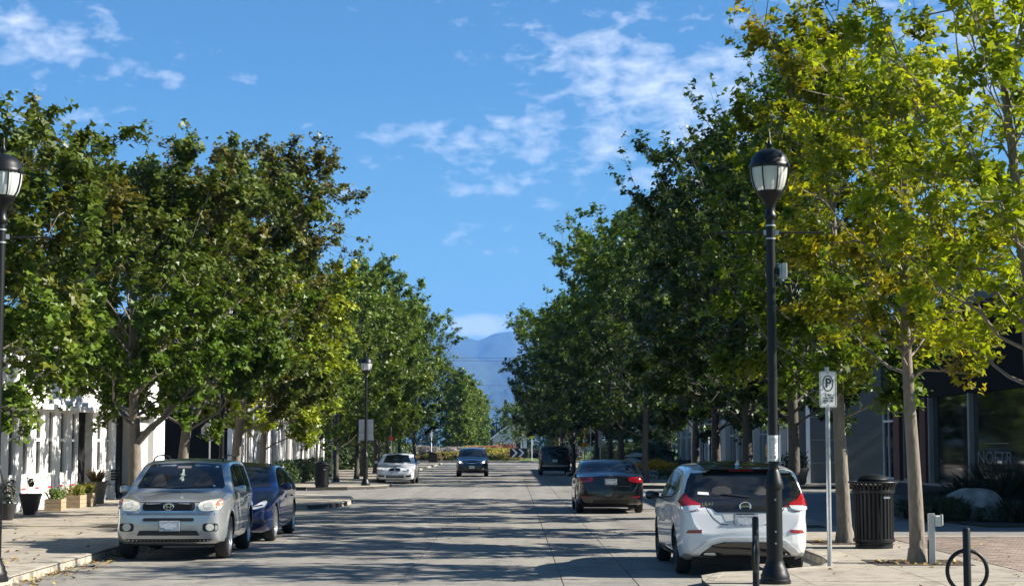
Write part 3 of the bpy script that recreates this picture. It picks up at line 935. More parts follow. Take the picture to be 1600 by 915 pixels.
for a, b, t in items:
    if a - last > .05: F.part('pilaster', white_m, [(-.16, .07, last, a, .0, 2.72), (.07, .10, last, a, .0, .32)], bevel=.008)
    if t == 'w':
        F.window(a, b, .98, 2.72, white_m, bars=(1.92,))
        pn = F.part('lower_panel', white_m, [(-.16, .01, a+.002, b-.002, 0, .98)])
        F.part('red_stripe', red_m, [(.011, .016, a+.05, b-.05, .64, .70)], pn)
        F.part('printed_line', printgrey_m, [(.011, .014, a+.14, b-.2, .82, .835), (.011, .014, a+.14, b-.12, .86, .87)], pn)
    else:
        d = F.part('door', trim_m, [(-.5, -.42, a+.02, b-.02, 0, 2.7)])
        F.part('door_frame', white_m, [(-.42, -.36, a+.9, a+.98, .35, 2.5), (-.42, -.36, a+.35, a+.42, .35, 2.5), (-.42, -.361, a+.421, a+.899, 2.42, 2.5), (-.42, -.361, a+.421, a+.899, .35, .42)], d)
        F.part('pane', glass_m, [(-.41, -.40, a+.43, a+.89, .43, 2.41)], d)
        F.part('door_handle', chrome_m, [(-.36, -.32, a+.50, a+.52, .9, 1.25)], d)
    last = b
F.part('pilaster', white_m, [(-.16, .07, last, 57.0, 0, 2.72)], bevel=.008)
F.part('grey_panel', greypanel_m, [(-.16, .02, 57.002, 59.0, 0, 2.72)])
F.part('pilaster', white_m, [(-.16, .22, 59.002, Y1, 0, 2.72)], bevel=.01)

# second block on the left beyond the side street
F = Facade('row_building', 'grey and white building with dark bays beyond the side street on the left', LB - .3, 1, 95)
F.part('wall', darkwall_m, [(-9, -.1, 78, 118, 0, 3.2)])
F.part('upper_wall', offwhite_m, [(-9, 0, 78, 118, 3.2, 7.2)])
F.part('roof', roof_m, [(-9.3, .4, 77.7, 118.3, 7.2, 7.5)])
for k in range(14):
    y = 78 + k * 2.9
    F.part('pilaster', white_m, [(-.1, .12, y, y + .55, 0, 3.2)])
    if k < 13:
        if k % 3 == 1: F.part('red_panel', redbrown_m, [(-.1, .04, y + .56, y + 1.2, 0, 3.0)]); F.window(y + 1.25, y + 2.85, .5, 3.1, white_m, vbars=(y + 2.0,))
        elif k % 3 == 2: F.part('siding', offwhite_m, [(-.1, .03, y + .552, y + 2.9, 0, 3.19)])
        else: F.window(y + .6, y + 2.85, .5, 3.1, white_m, vbars=(y + 1.7,), bars=(2.4,))
    F.window(y + .9, y + 2.0, 4.2, 6.2, white_m)

# dark shop on the right with tall panes and steel mullions
F = Facade('shop_building', 'dark glass shopfront with pale steel mullions behind the boulder on the right', RB, -1, 46)
Y0, Y1 = 33.5, 60.5
F.part('wall', darkwall_m, [(-9, -.15, Y0, Y1, 0, 5.6)])
F.part('fascia', darkwall_m, [(-.149, .05, Y0, Y1, 3.25, 5.6)])
F.part('roof', roof_m, [(-9.2, .5, Y0-.2, Y1+.2, 5.6, 5.85)])
F.part('plinth', concrete_mat('blue-grey plinth', (.05, .06, .08), (.8, .8, .8)), [(-.149, .06, Y0, Y1, 0, .55)])
F.part('ledge', greypanel_m, [(-.149, .11, Y0, Y1, .551, .62)])
ms = [Y0, 37.0, 40.2, 43.0, 48.9, 53.6]
for i in range(len(ms) - 1):
    F.part('pane', glass_m, [(-.1, -.08, ms[i] + .16, ms[i+1], .621, 3.24)])
for i, y in enumerate(ms): F.part('mullion', alu_m, [(-.12, .06, y, y + .16, .622, 3.248)], bevel=.006)
F.part('red_brown_column', redbrown_m, [(-.149, .14, 53.77, 54.5, .622, 3.249)]); F.part('red_brown_column', redbrown_m, [(-.149, .14, 57.4, 58.3, .622, 3.249)])
F.window(54.6, 57.3, .63, 3.24, alu_m, vbars=(56.3,)); F.window(58.4, 60.4, .63, 3.24, white_m, vbars=(59.6,), bars=(2.6,))
SOFT_ROOT = F.root

# pale building whose end wall faces the camera beyond the right side street
F = Facade('siding_building', 'blue-grey sided building with white corner trims beyond the side street on the right', 12.1, -1, 95)
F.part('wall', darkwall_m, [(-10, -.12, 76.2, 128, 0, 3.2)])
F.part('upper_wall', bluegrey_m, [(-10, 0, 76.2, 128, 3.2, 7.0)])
F.part('roof', roof_m, [(-10.3, .4, 75.8, 128.3, 7.0, 7.3)])
F.part('end_wall', bluegrey_m, [(-10, -.02, 76.0, 76.19, 0, 7.0)])
F.part('corner_trim', white_m, [(-.12, .03, 75.95, 76.22, 0, 6.99)]); F.part('end_trim', white_m, [(-.95, -.78, 75.93, 75.998, 0, 6.99)]); F.part('end_trim', white_m, [(-2.5, -2.3, 75.93, 75.998, 0, 6.99)])
F.part('siding_joint', greypanel_m, [(-2.29, -.951, 75.97, 75.999, z, z + .02) for z in (1.0, 2.0, 3.0)])
for k in range(13):
    y = 77.3 + k * 3.8
    wdt = 1.9 if k in (2, 5) else .4
    F.part('pilaster', white_m, [(-.12, .25 if k in (2, 5) else .12, y, y + wdt, 0, 3.19)])
    F.window(y + wdt + .05, y + 3.75, .4, 3.1, white_m, vbars=(y + 2.6,), bars=(2.3,))
    F.window(y + 1.2, y + 2.5, 4.2, 6.2, white_m)

# letters on the right shop window
def text_obj(name, body, size, m, parent, mat4, depth=.004, align='CENTER', bold=0.0):
    cu = bpy.data.curves.new(name, 'FONT'); cu.body = body; cu.size = size; cu.extrude = depth; cu.align_x = align; cu.align_y = 'CENTER'; cu.offset = bold
    o = bpy.data.objects.new(name, cu); C.objects.link(o)
    dg = bpy.context.evaluated_depsgraph_get(); dg.update()
    me = bpy.data.meshes.new_from_object(o.evaluated_get(dg)); bpy.data.objects.remove(o)
    me.transform(mat4); me.materials.clear(); me.materials.append(m)
    return link(name, me, parent)
# glass faces -X : text x axis runs towards the camera (-Y)
R_ = Matrix(((0, 0, -1, 0), (-1, 0, 0, 0), (0, 1, 0, 0), (0, 0, 0, 1)))
lm = mat('pale window lettering', (.20, .205, .21), .5)
text_obj('lettering', 'NOFTR', .50, lm, SOFT_ROOT, Matrix.Translation((.07, .85, 1.42)) @ R_ @ Matrix.Diagonal((2.1, 1, 1, 1)))
MB().box(-.078, -.07, -.5, 1.9, 1.82, 1.84).build('sign_line', lm, SOFT_ROOT, loc=(.15, 0, 0))

# far things: house, walls
def gable_house(name, label, X, Y, w, d, h, rise, wm, rm, rz=0):
    r = empty(name, (X, Y, 0), rz, label, 'house')
    MB().box(-w/2, w/2, -d/2, d/2, 0, h).build('wall', wm, r)
    g_ = MB().add([(-w/2, -d/2+.01, h), (w/2, -d/2+.01, h), (0, -d/2+.01, h+rise), (-w/2, d/2-.01, h), (w/2, d/2-.01, h), (0, d/2-.01, h+rise)], [(0, 1, 2), (3, 5, 4), (0, 3, 4, 1), (0, 2, 5, 3), (1, 4, 5, 2)]); g_.build('gable', wm, r)
    for sx in (-1, 1):
        a = Vector((0, 0, h + rise + .12)); b = Vector((sx * (w/2 + .5), 0, h - rise * .5/(w/2)*1 + .12))
        q = MB().add([(a.x, -d/2-.4, a.z), (b.x, -d/2-.4, b.z), (b.x, d/2+.4, b.z), (a.x, d/2+.4, a.z), (a.x, -d/2-.4, a.z+.2), (b.x, -d/2-.4, b.z+.2), (b.x, d/2+.4, b.z+.2), (a.x, d/2+.4, a.z+.2)],
                     [(0,3,2,1),(4,5,6,7),(0,1,5,4),(1,2,6,5),(2,3,7,6),(3,0,4,7)]); q.build('roof', rm, r)
        MB().add([(a.x, -d/2-.45, a.z-.1), (b.x, -d/2-.45, b.z-.1), (b.x, -d/2-.41, b.z-.1), (a.x, -d/2-.41, a.z-.1), (a.x, -d/2-.45, a.z+.22), (b.x, -d/2-.45, b.z+.22), (b.x, -d/2-.41, b.z+.22), (a.x, -d/2-.41, a.z+.22)],
                     [(0,3,2,1),(4,5,6,7),(0,1,5,4),(1,2,6,5),(2,3,7,6),(3,0,4,7)]).build('barge_board', white_m, r)
    for x in (-w*.25, w*.25):
        fr = MB().box(x-.6, x+.6, -d/2-.06, -d/2-.001, 1, 2.6).build('window', white_m, r)
        MB().box(x-.5, x+.5, -d/2-.08, -d/2-.061, 1.1, 2.5).build('pane', glass_m, fr)
    return r
p = at(786, 690, 360)
gable_house('house', 'distant white gabled house among trees beyond the roundabout', p.x + 1.4, 360, 7, 9, 3.2, 2.6, offwhite_m, roof_m)
p = at(893, 700, 215)
gb = empty('garden_wall', (p.x + 1.5, 215, 0), 0, 'grey stone garden wall with pale coping right of the roundabout', 'wall')
MB().box(-2.5, 6, -.3, .3, 0, 2.2).build('wall', stone_m, gb); MB().box(-2.6, 6.1, -.42, .42, 2.2, 2.38).build('coping', white_m, gb)

# mountains
def ridge(name, Y, prof, base_z, thick, m, seed):
    rng = np.random.default_rng(seed); xs = np.linspace(-Y * .46, Y * .46, 420)
    def h(x):
        px_ = 800 + x * FPX / Y
        return np.interp(px_, [p[0] for p in prof], [p[1] for p in prof])
    vs = []; rows = 14
    H = np.array([(695 - h(x)) * Y / FPX for x in xs])
    rough = np.zeros_like(xs)
    for o, a in ((90, 9), (40, 5), (17, 3), (8, 1.5)): rough += a * 1.6 * np.sin(xs / o / 2 + rng.uniform(0, 6)) * np.sin(xs / (o * 3.4) + rng.uniform(0, 6))
    H = np.maximum(H + rough * .8, 20)
    for r in range(rows + 1):
        t = r / rows
        for i, x in enumerate(xs):
            z = H[i] * (1 - t) ** 1.15 + (60 * math.sin(x / 120 + r * .9) * math.sin(x / 49 + r * 1.7) + 26 * math.sin(x / 31 + r * 2.3)) * math.sin(PI * t)
            vs.append((x, Y - thick * t, z if r < rows else -1))
    n = len(xs); nb = len(vs)
    for i, x in enumerate(xs): vs.append((x, Y + thick, -1))
    fs = [(r*n+i, r*n+i+1, (r+1)*n+i+1, (r+1)*n+i) for r in range(rows) for i in range(n-1)] + [(i, nb+i, nb+i+1, i+1) for i in range(n-1)]
    o = MB().add(vs, fs).build(name, m, smooth=50); tag(o, kind='structure'); return o
mtn_m = mat('forested mountain', (.030, .055, .045), .95, var=.5, scale=.01, detail=8, dark=(.012, .024, .022))
ridge('mountain', 11000, [(-2000, 560), (200, 545), (560, 535), (700, 520), (745, 533), (775, 524), (800, 520), (860, 545), (1100, 520), (3000, 560)], 0, 1900, mtn_m, 5)
ridge('foothill', 7800, [(-2000, 600), (500, 580), (640, 560), (700, 545), (760, 560), (820, 552), (900, 590), (3000, 610)], 0, 1500, mtn_m, 9)

# ------------------------------------------------------------------ street trees
GL, GR = 'maple trees along the left sidewalk', 'maple trees along the right sidewalk'
def tree_at(px_or_X, Y, label, group, px=True, **kw):
    X = at(px_or_X, 695, Y).x if px else px_or_X
    rz = kw.pop('rz', 0); sc = kw.pop('sc', (1, 1, 1))
    return put_tree(tree_meshes(**kw), X, Y, label, group, rz=rz, s=sc)

# near left row
tree_at(-72, 27.2, 'maple with fresh green leaves behind the street lamp at the left edge', GL, seed=11, H=6.3, base=2.0, r=3.15, pal='fresh', pal_top='olive', leaf=.135, npri=34, nsec=8, nspr=9, nleaf=19, tr=.12, shoots=16)
tree_at(210, 35.6, 'maple with a forked trunk behind the silver SUV, rusty green crown', GL, seed=12, H=6.9, base=2.1, r=2.95, pal='green', pal_top='olive', leaf=.135, npri=34, nsec=8, nspr=9, nleaf=19, tr=.15, shoots=20,
        limbs=((.08, 0, 1.75, -8, 42, 2.2, .075),))
tree_at(283, 41.3, 'tall dark green maple over the silver and blue cars', GL, seed=13, H=7.5, base=2.2, r=3.0, lean=(.5, 0), pal='green', pal_top='olive', leaf=.14, npri=36, nsec=8, nspr=9, nleaf=18, tr=.15, shoots=20,
        limbs=((.05, 0, 1.9, 30, 55, 1.8, .05),))
tree_at(366, 48.5, 'tallest rusty topped maple on the left, third trunk along the kerb', GL, seed=14, H=9.2, base=2.2, r=3.2, lean=(.85, 0), pal='olive', pal_top='rust', leaf=.14, npri=38, nsec=8, nspr=9, nleaf=18, tr=.15, shoots=22)
tree_at(409, 54.6, 'maple with yellow-green low branches above the blue car', GL, seed=15, H=7.0, base=1.7, r=2.8, lean=(.4, 0), pal='lime', leaf=.15, npri=32, nsec=7, nspr=9, nleaf=16, tr=.13, shoots=14)
# near right row
tree_at(1630, 19.4, 'maple at the right edge with bright yellow-green leaves and a bare top', GR, thin_top=.6, seed=21, H=8.3, base=2.4, r=2.0, shape='cone', lean=(-.6, 0), pal='lime', pal_top='lime', lmat=thin_leaf_m, leaf=.11, npri=34, nsec=7, nspr=5, nleaf=18, tr=.11, shoots=10)
tree_at(1430, 24.6, 'slender maple with pale sunlit trunk in the square pit, golden leaves', GR, thin_top=.6, seed=22, H=7.0, base=2.8, r=1.95, lean=(-.15, 0), pal='yellow', pal_top='lime', lmat=thin_leaf_m, leaf=.112, npri=32, nsec=7, nspr=6, nleaf=18, tr=.115, shoots=12)
tree_at(1318, 29.7, 'maple with yellowing crown behind the litter bin', GR, lmat=thin_leaf_m, thin_top=.6, sc=(1, 1.15, 1), seed=23, H=8.8, base=2.3, r=2.2, lean=(-.35, 0), pal='fresh', pal_top='yellow', leaf=.13, npri=34, nsec=8, nspr=9, nleaf=17, tr=.13, shoots=16)
tree_at(1240, 35.5, 'tall maple with long wild shoots above the white hatchback', GR, thin_top=.6, sc=(.95, 1.25, 1), bm=shaded_bark_m, seed=24, H=9.4, base=2.2, r=2.2, pal='dark', pal_top='green', leaf=.135, npri=34, nsec=7, nspr=9, nleaf=16, tr=.14, shoots=54, shoot_len=2.5, wild=1)
tree_at(1167, 42.0, 'dark green maple with spreading shoots right of the street', GR, bm=shaded_bark_m, seed=25, H=8.7, base=2.2, r=3.1, pal='dark', leaf=.14, npri=34, nsec=7, nspr=9, nleaf=17, tr=.15, shoots=54, shoot_len=2.2, wild=1)
tree_at(1120, 48.5, 'dark maple beyond the black sedan on the right', GR, sc=(1, 1.25, 1), bm=shaded_bark_m, seed=26, H=8.6, base=2.2, r=2.7, pal='dark', leaf=.15, npri=30, nsec=7, nspr=7, nleaf=15, tr=.15, shoots=16)
tree_at(1088, 55.0, 'dark maple at the corner of the right side street', GR, sc=(1, 1.25, 1), bm=shaded_bark_m, seed=27, H=8.4, base=2.2, r=2.6, pal='dark', leaf=.15, npri=28, nsec=7, nspr=7, nleaf=15, tr=.14, shoots=12)
# beyond the side street: five crowns shared by many trees
P1 = tree_meshes(31, 10.6, 1.9, 3.7, pal='fresh', pal_top='fresh', leaf=.19, npri=34, nsec=8, nspr=7, nleaf=14, tr=.15, shoots=18, shoot_len=1.4, bm=shaded_bark_m)
P2 = tree_meshes(32, 10.3, 1.8, 3.7, pal='dark', pal_top='green', leaf=.19, npri=34, nsec=8, nspr=7, nleaf=14, tr=.15, shoots=18, shoot_len=1.4, bm=shaded_bark_m)
P3 = tree_meshes(33, 11.6, 1.9, 3.6, shape='cone', pal='fresh', leaf=.19, npri=36, nsec=8, nspr=7, nleaf=14, tr=.15, shoots=18, shoot_len=1.5, bm=shaded_bark_m)
P4 = tree_meshes(34, 12, .8, 2.0, shape='column', pal='fresh', leaf=.24, npri=46, nsec=6, nspr=6, nleaf=12, tr=.14, shoots=8, bm=shaded_bark_m)
P6 = tree_meshes(36, 11.4, 1.9, 3.6, shape='cone', pal='dark', pal_top='green', leaf=.20, npri=34, nsec=8, nspr=5, nleaf=12, tr=.15, shoots=20, shoot_len=1.6, bm=shaded_bark_m)
P5 = tree_meshes(35, 5.0, 1.6, 1.5, pal='fresh', leaf=.16, npri=20, nsec=5, nspr=4, nleaf=9, tr=.06, shoots=4, shoot_len=.5)
far = [
 (P5, -8.4, 75, 'small young tree with pale trunk by the left litter bin', GL, 1.0, 0),
 (P1, -8.0, 79, 'first big maple beyond the left side street', GL, .84, 1),
 (P3, -7.7, 86, 'bright maple over the white saloon', GL, .83, 2),
 (P3, -8.1, 94, 'maple just behind the white saloon tree on the left', GL, .94, 3),
 (P1, -8.1, 103, 'maple halfway to the roundabout on the left', GL, .98, 4),
 (P1, -8.6, 112, 'bright rounded maple on the left, third before the last', GL, .90, 5),
 (P2, -8.8, 122, 'maple left of the gap to the mountains', GL, 1.0, .7),
 (P1, -8.6, 133, 'second last maple on the left before the roundabout', GL, 1.04, 2.2),
 (P2, -8.2, 146, 'last maple on the left before the roundabout', GL, 1.10, 3.9),
 (P6, 5.9, 77, 'first big maple beyond the right side street', GR, 1.04, 1.2),
 (P2, 5.3, 84, 'maple with pale trunk behind the black saloon', GR, 1.08, 2.9),
 (P6, 5.2, 92, 'leafy maple over the far right parking lane', GR, 1.06, 4.6),
 (P2, 4.9, 101, 'maple leaning over the road ahead of the dark van', GR, 1.05, .4),
 (P6, 3.9, 110, 'pointed maple above the dark van', GR, .98, 5.2),
 (P2, 3.5, 120, 'dark maple right of the gap to the mountains', GR, 1.08, 1.9),
 (P2, 3.5, 131, 'third last maple on the right before the roundabout', GR, 1.14, 3.3),
 (P2, 4.1, 143, 'second last maple on the right before the roundabout', GR, 1.15, 4.4),
 (P2, 5.4, 156, 'last dark maple on the right before the roundabout', GR, 1.15, 5.6)]
for m_, X, Y, lb, gr, s_, rz in far:
    put_tree(m_, X, Y, lb, gr, rz, (s_, s_, s_ * (.9 if X > 0 and Y > 100 else 1)))
ORD = ['first', 'second', 'third', 'fourth', 'fifth', 'sixth', 'seventh', 'last']
GP = 'columnar trees lining the road beyond the roundabout'
for i, Y in enumerate((232, 246, 262, 280, 300, 322, 346, 372)):
    put_tree(P4, -7.4 + .12 * i, Y, ORD[i] + ' columnar tree from the roundabout on the left side of the far road', GP, i * 1.3, (1.2, 1.2, 1.0), 0, 'columnar_tree')
for i, Y in enumerate((236, 252, 270, 292, 318)):
    put_tree(P4, 8.5 - .2 * i, Y, ORD[i] + ' dark columnar tree from the roundabout on the right side of the far road', GP, i * 1.7 + 1, (1.2, 1.2, 1.1), 0, 'columnar_tree')
# background planting to the sides
GB = 'background trees behind the street blocks'
rb = random.Random(3)
for i in range(30):
    s_ = -1 if i % 2 else 1
    Y = 126 + (i // 2) * 9.5 + rb.uniform(-2, 2)
    X = s_ * (16 + (i % 5) * 7 + rb.uniform(-2, 2))
    if s_ < 0: X -= 3
    put_tree((P1, P2, P3)[i % 3], X, Y, ('background tree, rank %s beyond the cars, %s file out, %s of the street' % (('one two three four five six seven eight nine ten eleven twelve thirteen fourteen fifteen').split()[i // 2], ('first', 'second', 'third', 'fourth', 'fifth')[i % 5], 'left' if s_ < 0 else 'right')), GB, rb.uniform(0, 6), (1.05, 1.05, rb.uniform(.8, 1.1)), 0, 'background_tree')
for (X, Y, s_) in ((-17, 66, .8), (-24, 74, .9), (-30, 64, .9), (17, 66, .75), (23, 73, .9), (30, 63, .9)):
    put_tree(P2 if X < 0 else P1, X, Y, {-17: 'garden tree nearest the corner down the left side street', -24: 'garden tree on the far pavement of the left side street', -30: 'outermost garden tree down the left side street', 17: 'garden tree nearest the corner down the right side street', 23: 'garden tree on the far pavement of the right side street', 30: 'outermost garden tree down the right side street'}[X], 'trees down the side streets', X, (s_,) * 3, 0, 'side_street_tree')

for i, (X, Y) in enumerate(((-23, 34), (-25, 42), (-23, 50), (-25, 58))):
    put_tree((P2, P1)[i % 2], X, Y, ORD[i] + ' tree from the left picture edge behind the white shopfront building', 'trees behind the white shopfronts', i * 1.9, (1.0, 1.1, .62), 0, 'garden_tree')
# conifers far behind
def conifer(seed, H, R, name='conifer'):
    rng = np.random.default_rng(seed); n = 5200
    u = rng.uniform(0, 1, n) ** .8; z = H * (.08 + .92 * u)
    lay = np.floor(z / .75); a = rng.uniform(0, 2 * PI, n)
    rad = R * (1 - u) ** .85 * (.55 + .45 * np.sin(lay * 3.7 + a * 3) ** 2) * rng.uniform(.3, 1, n) ** .5 + .12
    pos = np.stack([np.cos(a) * rad, np.sin(a) * rad, z - rad * .35], 1)
    nrm = np.stack([np.cos(a) * .5, np.sin(a) * .5, np.ones(n) * .8], 1) + rng.normal(size=(n, 3)) * .3
    col = np.array([.018, .035, .016]) * rng.uniform(.6, 1.4, n)[:, None]
    crown = leaf_mesh('crown', pos, nrm, rng.uniform(.35, .8, n) * H / 16, col, rng, leaf_m)
    tr = MB().lathe([(H * .022, -.3), (H * .015, H * .4), (.02, H * .97)], 7).mesh('trunk', bark_m)
    return tr, crown
NUM = {9: 'one', 7: 'two', 5: 'three', 1: 'four', 13: 'five', 0: 'six', 12: 'seven', 2: 'eight', 11: 'nine', 4: 'eleven', 6: 'twelve', 8: 'thirteen', 10: 'fourteen'}
NUM[3] = 'ten'
cf = conifer(5, 24, 4.2); cf2 = conifer(6, 24, 3.2)
for i, (px, Y, h) in enumerate([(771, 520, .72), (762, 540, .62), (780, 560, .60), (790, 430, 1.04), (797, 520, .8), (755, 600, .7), (806, 470, .9), (746, 560, .6), (815, 540, .8), (735, 580, .66), (825, 500, .8), (786, 600, .62), (776, 590, .70), (768, 610, .7)]):
    put_tree(cf if i % 2 else cf2, at(px, 695, Y).x, Y, 'dark conifer standing tallest in the gap right of the distant house' if i == 3 else 'distant dark conifer, number ' + NUM[i] + ' counted from the left through the gap', 'distant conifers', i * 1.1, (h * .5, h * .5, h * .52), -.1, 'conifer_tree')
wood = clump('distant_wood', [(x, 700 + 20 * math.sin(x), 3, 14, 12, 11) for x in range(-330, 340, 16)], 26000, 2.2, [(.02, .04, .018), (.03, .05, .02), (.018, .03, .016)], seed=4)
tag(wood, 'dark line of distant wood across the end of the street', 'wood', kind='stuff')

# ------------------------------------------------------------------ planting
put_tree(P5, at(801, 695, 300).x, 300, 'leafy green tree standing right in front of the distant white house', None, .4, (2.0, 2.0, 1.7), 0, 'garden_tree')
put_tree(P5, at(816, 695, 260).x, 260, 'leafy tree between the yellow sign and the distant white house', None, 1.4, (1.9, 1.9, 1.5), 0, 'garden_tree')
tag(clump('garden_shrub', [(at(779, 690, 250).x, 250, 1.2, 1.3, 1, 1.2), (at(772, 690, 250).x, 250, .8, 1.0, 1, .9)], 1500, .25, [(.12, .15, .05), (.3, .3, .26), (.06, .09, .02)], seed=140), 'pale flowering shrub below the gable of the distant house', 'shrub')
tag(clump('hedge', [(-9.8, 74 + 2.2 * i, .55, .8, 1.3, .6) for i in range(8)], 9000, .12, [(.03, .055, .015), (.05, .08, .02), (.02, .035, .012)], seed=8), 'low clipped hedge behind the left litter bin', 'hedge')
tag(clump('hedge', [(8.8, 78 + 2.2 * i, .5, .8, 1.3, .55) for i in range(10)], 9000, .12, [(.02, .035, .012), (.03, .05, .015)], seed=9), 'dark low hedge along the far right sidewalk', 'hedge')
p = at(1021, 729, 86)
tag(clump('flower_bush', [(p.x - .6, 86, .75, .6, .5, .28), (p.x + .1, 86, .82, .7, .5, .3), (p.x + .8, 86, .72, .6, .5, .25)], 1800, .085, [(.75, .42, .02), (.70, .33, .02), (.6, .5, .03)], petal_m, seed=10), 'orange-yellow flowering bush on the far right sidewalk', 'flowers')
tag(clump('flower_bush', [(p.x - 1.0, 85.5, .35, .9, .6, .4), (p.x + .8, 85.5, .35, .9, .6, .4)], 1500, .10, [(.05, .09, .02), (.12, .16, .03)], seed=12), 'green bush below the orange-yellow flowers', 'shrub')
# flower beds on the island
def bed(name, label, x0, x1, y0, y1, z, n, cols, size, seed, h=.35, m=None):
    rr = random.Random(seed); sp = []
    a, b = at(x0, 695, (y0+y1)/2).x, at(x1, 695, (y0+y1)/2).x
    k = max(6, int((b - a) / .8))
    for i in range(k):
        sp.append((a + (b - a) * (i + .5) / k, rr.uniform(y0, y1), z + rr.uniform(-.08, .1), .75, .7, h * rr.uniform(.8, 1.2)))
    o = clump(name, sp, n, size, cols, m or petal_m, seed=seed, zmin=.2); tag(o, label, 'flowers', kind='stuff'); return o
bed('low_flowers', 'pale yellow-green low flowers at the front of the roundabout bed', 668, 812, 180.5, 183.5, .62, 13000, [(.30, .28, .05), (.16, .18, .04), (.42, .34, .12), (.10, .13, .03), (.35, .22, .12)], .16, 41, .45)
bed('yellow_flowers', 'bright yellow flower band in the roundabout bed', 708, 800, 186, 189, 1.15, 11000, [(.40, .33, .05), (.45, .38, .06), (.20, .22, .05), (.12, .15, .04)], .15, 42, .34)
bed('red_flowers', 'red and pink flowers on top of the roundabout bed', 728, 782, 190, 193, 1.42, 7000, [(.34, .10, .09), (.40, .20, .18), (.33, .17, .09), (.4, .3, .2), (.12, .14, .04)], .15, 43, .28)
bed('lavender', 'pale purple lavender left in the roundabout bed', 612, 724, 184, 188, 1.05, 13000, [(.34, .29, .40), (.42, .38, .46), (.22, .22, .22), (.14, .15, .10)], .15, 44, .6)
bed('dark_shrubs', 'dark red-green shrubs at the left of the roundabout bed', 590, 700, 181, 183, .45, 9000, [(.10, .05, .03), (.06, .06, .02), (.15, .12, .04)], .15, 47, .4)
bed('grey_shrubs', 'grey shaded shrubs right in the roundabout bed', 815, 905, 184, 190, .85, 14000, [(.06, .06, .07), (.12, .12, .14), (.05, .06, .04)], .16, 45, .75)
bed('russet_shrub', 'russet shrub at the right end of the red flowers', 780, 800, 190, 193, 1.3, 2500, [(.16, .05, .04), (.10, .05, .03)], .18, 46, .55)

GU = 'shrub belts under the far street trees'
for sd, nm in ((-1, 'left'), (1, 'right')):
    for i, (ya, yb, what) in enumerate(((118, 140, 'nearer'), (140, 165, 'middle'), (165, 190, 'farther'))):
        X = -11.5 if sd < 0 else 9.8
        o = clump('shrub_belt', [(X + sd * .5 * math.sin(k), ya + (yb - ya) * k / 9, .9, 1.3, 1.9, 1.15) for k in range(10)], 7000, .24, [(.03, .055, .015), (.05, .075, .02), (.025, .04, .014)], seed=120 + i + (sd > 0) * 5, zmin=.05)
        tag(o, what + ' of the three dark shrub belts under the far trees on the ' + nm, 'shrubs', GU)

# right-hand shrub bed with boulder
bedx = [(9.6, 35.2), (12.9, 35.2), (12.9, 47), (9.2, 47), (8.9, 40)]
sb = MB().prism(bedx, .12, .16).build('planting_bed', soil_m); tag(sb, kind='structure')
def boulder(name, X, Y, rx, ry, rz_, seed, label):
    bm = bmesh.new(); bmesh.ops.create_icosphere(bm, subdivisions=4, radius=1)
    rng = random.Random(seed); cuts = [Vector((rng.uniform(-1, 1), rng.uniform(-1, .6), rng.uniform(-.3, 1))).normalized() for _ in range(11)]
    for v in bm.verts:
        for c in cuts:
            d = v.co.dot(c); lim = .80
            if d > lim: v.co -= c * (d - lim) * .85
        v.co += v.normal * .03 * math.sin(v.co.x * 9 + seed) * math.sin(v.co.z * 7)
        v.co = Vector((v.co.x * rx, v.co.y * ry, v.co.z * rz_ * (1 + .25 * v.co.x)))
    me = bpy.data.meshes.new(name); bm.to_mesh(me); bm.free(); me.materials.append(stone_m); me.shade_smooth(); me.set_sharp_from_angle(angle=math.radians(28))
    o = link(name, me); o.location = (X, Y, rz_ * .75 + .1); return tag(o, label, 'boulder')
p = at(1527, 815, 38.2)
boulder('boulder', p.x - .1, 38.2, .72, .6, .45, 4, 'large grey boulder lying in the shrub bed on the right')
GS = 'low grey-green shrubs round the boulder'
for i, (px, Y, r_, h_, lb, c_) in enumerate([(1556, 37.2, .45, .30, 'pale silvery shrub in front of the boulder', [(.10, .13, .11), (.07, .09, .07)]), (1596, 37.0, .5, .45, 'dark shrub at the right edge in front of the boulder', [(.035, .05, .025), (.05, .055, .04)]),
        (1470, 37.8, .55, .5, 'grassy shrub left of the boulder', [(.05, .07, .035), (.07, .09, .05)]), (1440, 39, .55, .45, 'low shrub behind the slender sunlit trunk', [(.045, .06, .04), (.07, .08, .06)]),
        (1530, 41.5, .7, .8, 'leafy shrub behind the boulder', [(.04, .06, .03), (.03, .04, .025)]), (1570, 42.5, .8, 1.1, 'taller leafy shrub under the window letters', [(.035, .05, .025), (.06, .07, .04)]), (1480, 43, .6, .5, 'low shrub under the dark window, left of the boulder', [(.05, .06, .05), (.035, .05, .03)])]):
    X = at(px, 695, Y).x
    o = clump('shrub', [(X, Y, .15 + h_ * .5, r_, r_ * .8, h_ * .5), (X + .3, Y, .15 + h_ * .4, r_ * .6, r_ * .6, h_ * .45)], 1700, .10, c_, seed=60 + i, zmin=.16)
    bl = blades('blades', [(X, Y, .15, r_ * .7)], 500, h_ * 1.15, c_, seed=70 + i, parent=o)
    tag(o, lb, 'shrub', GS)

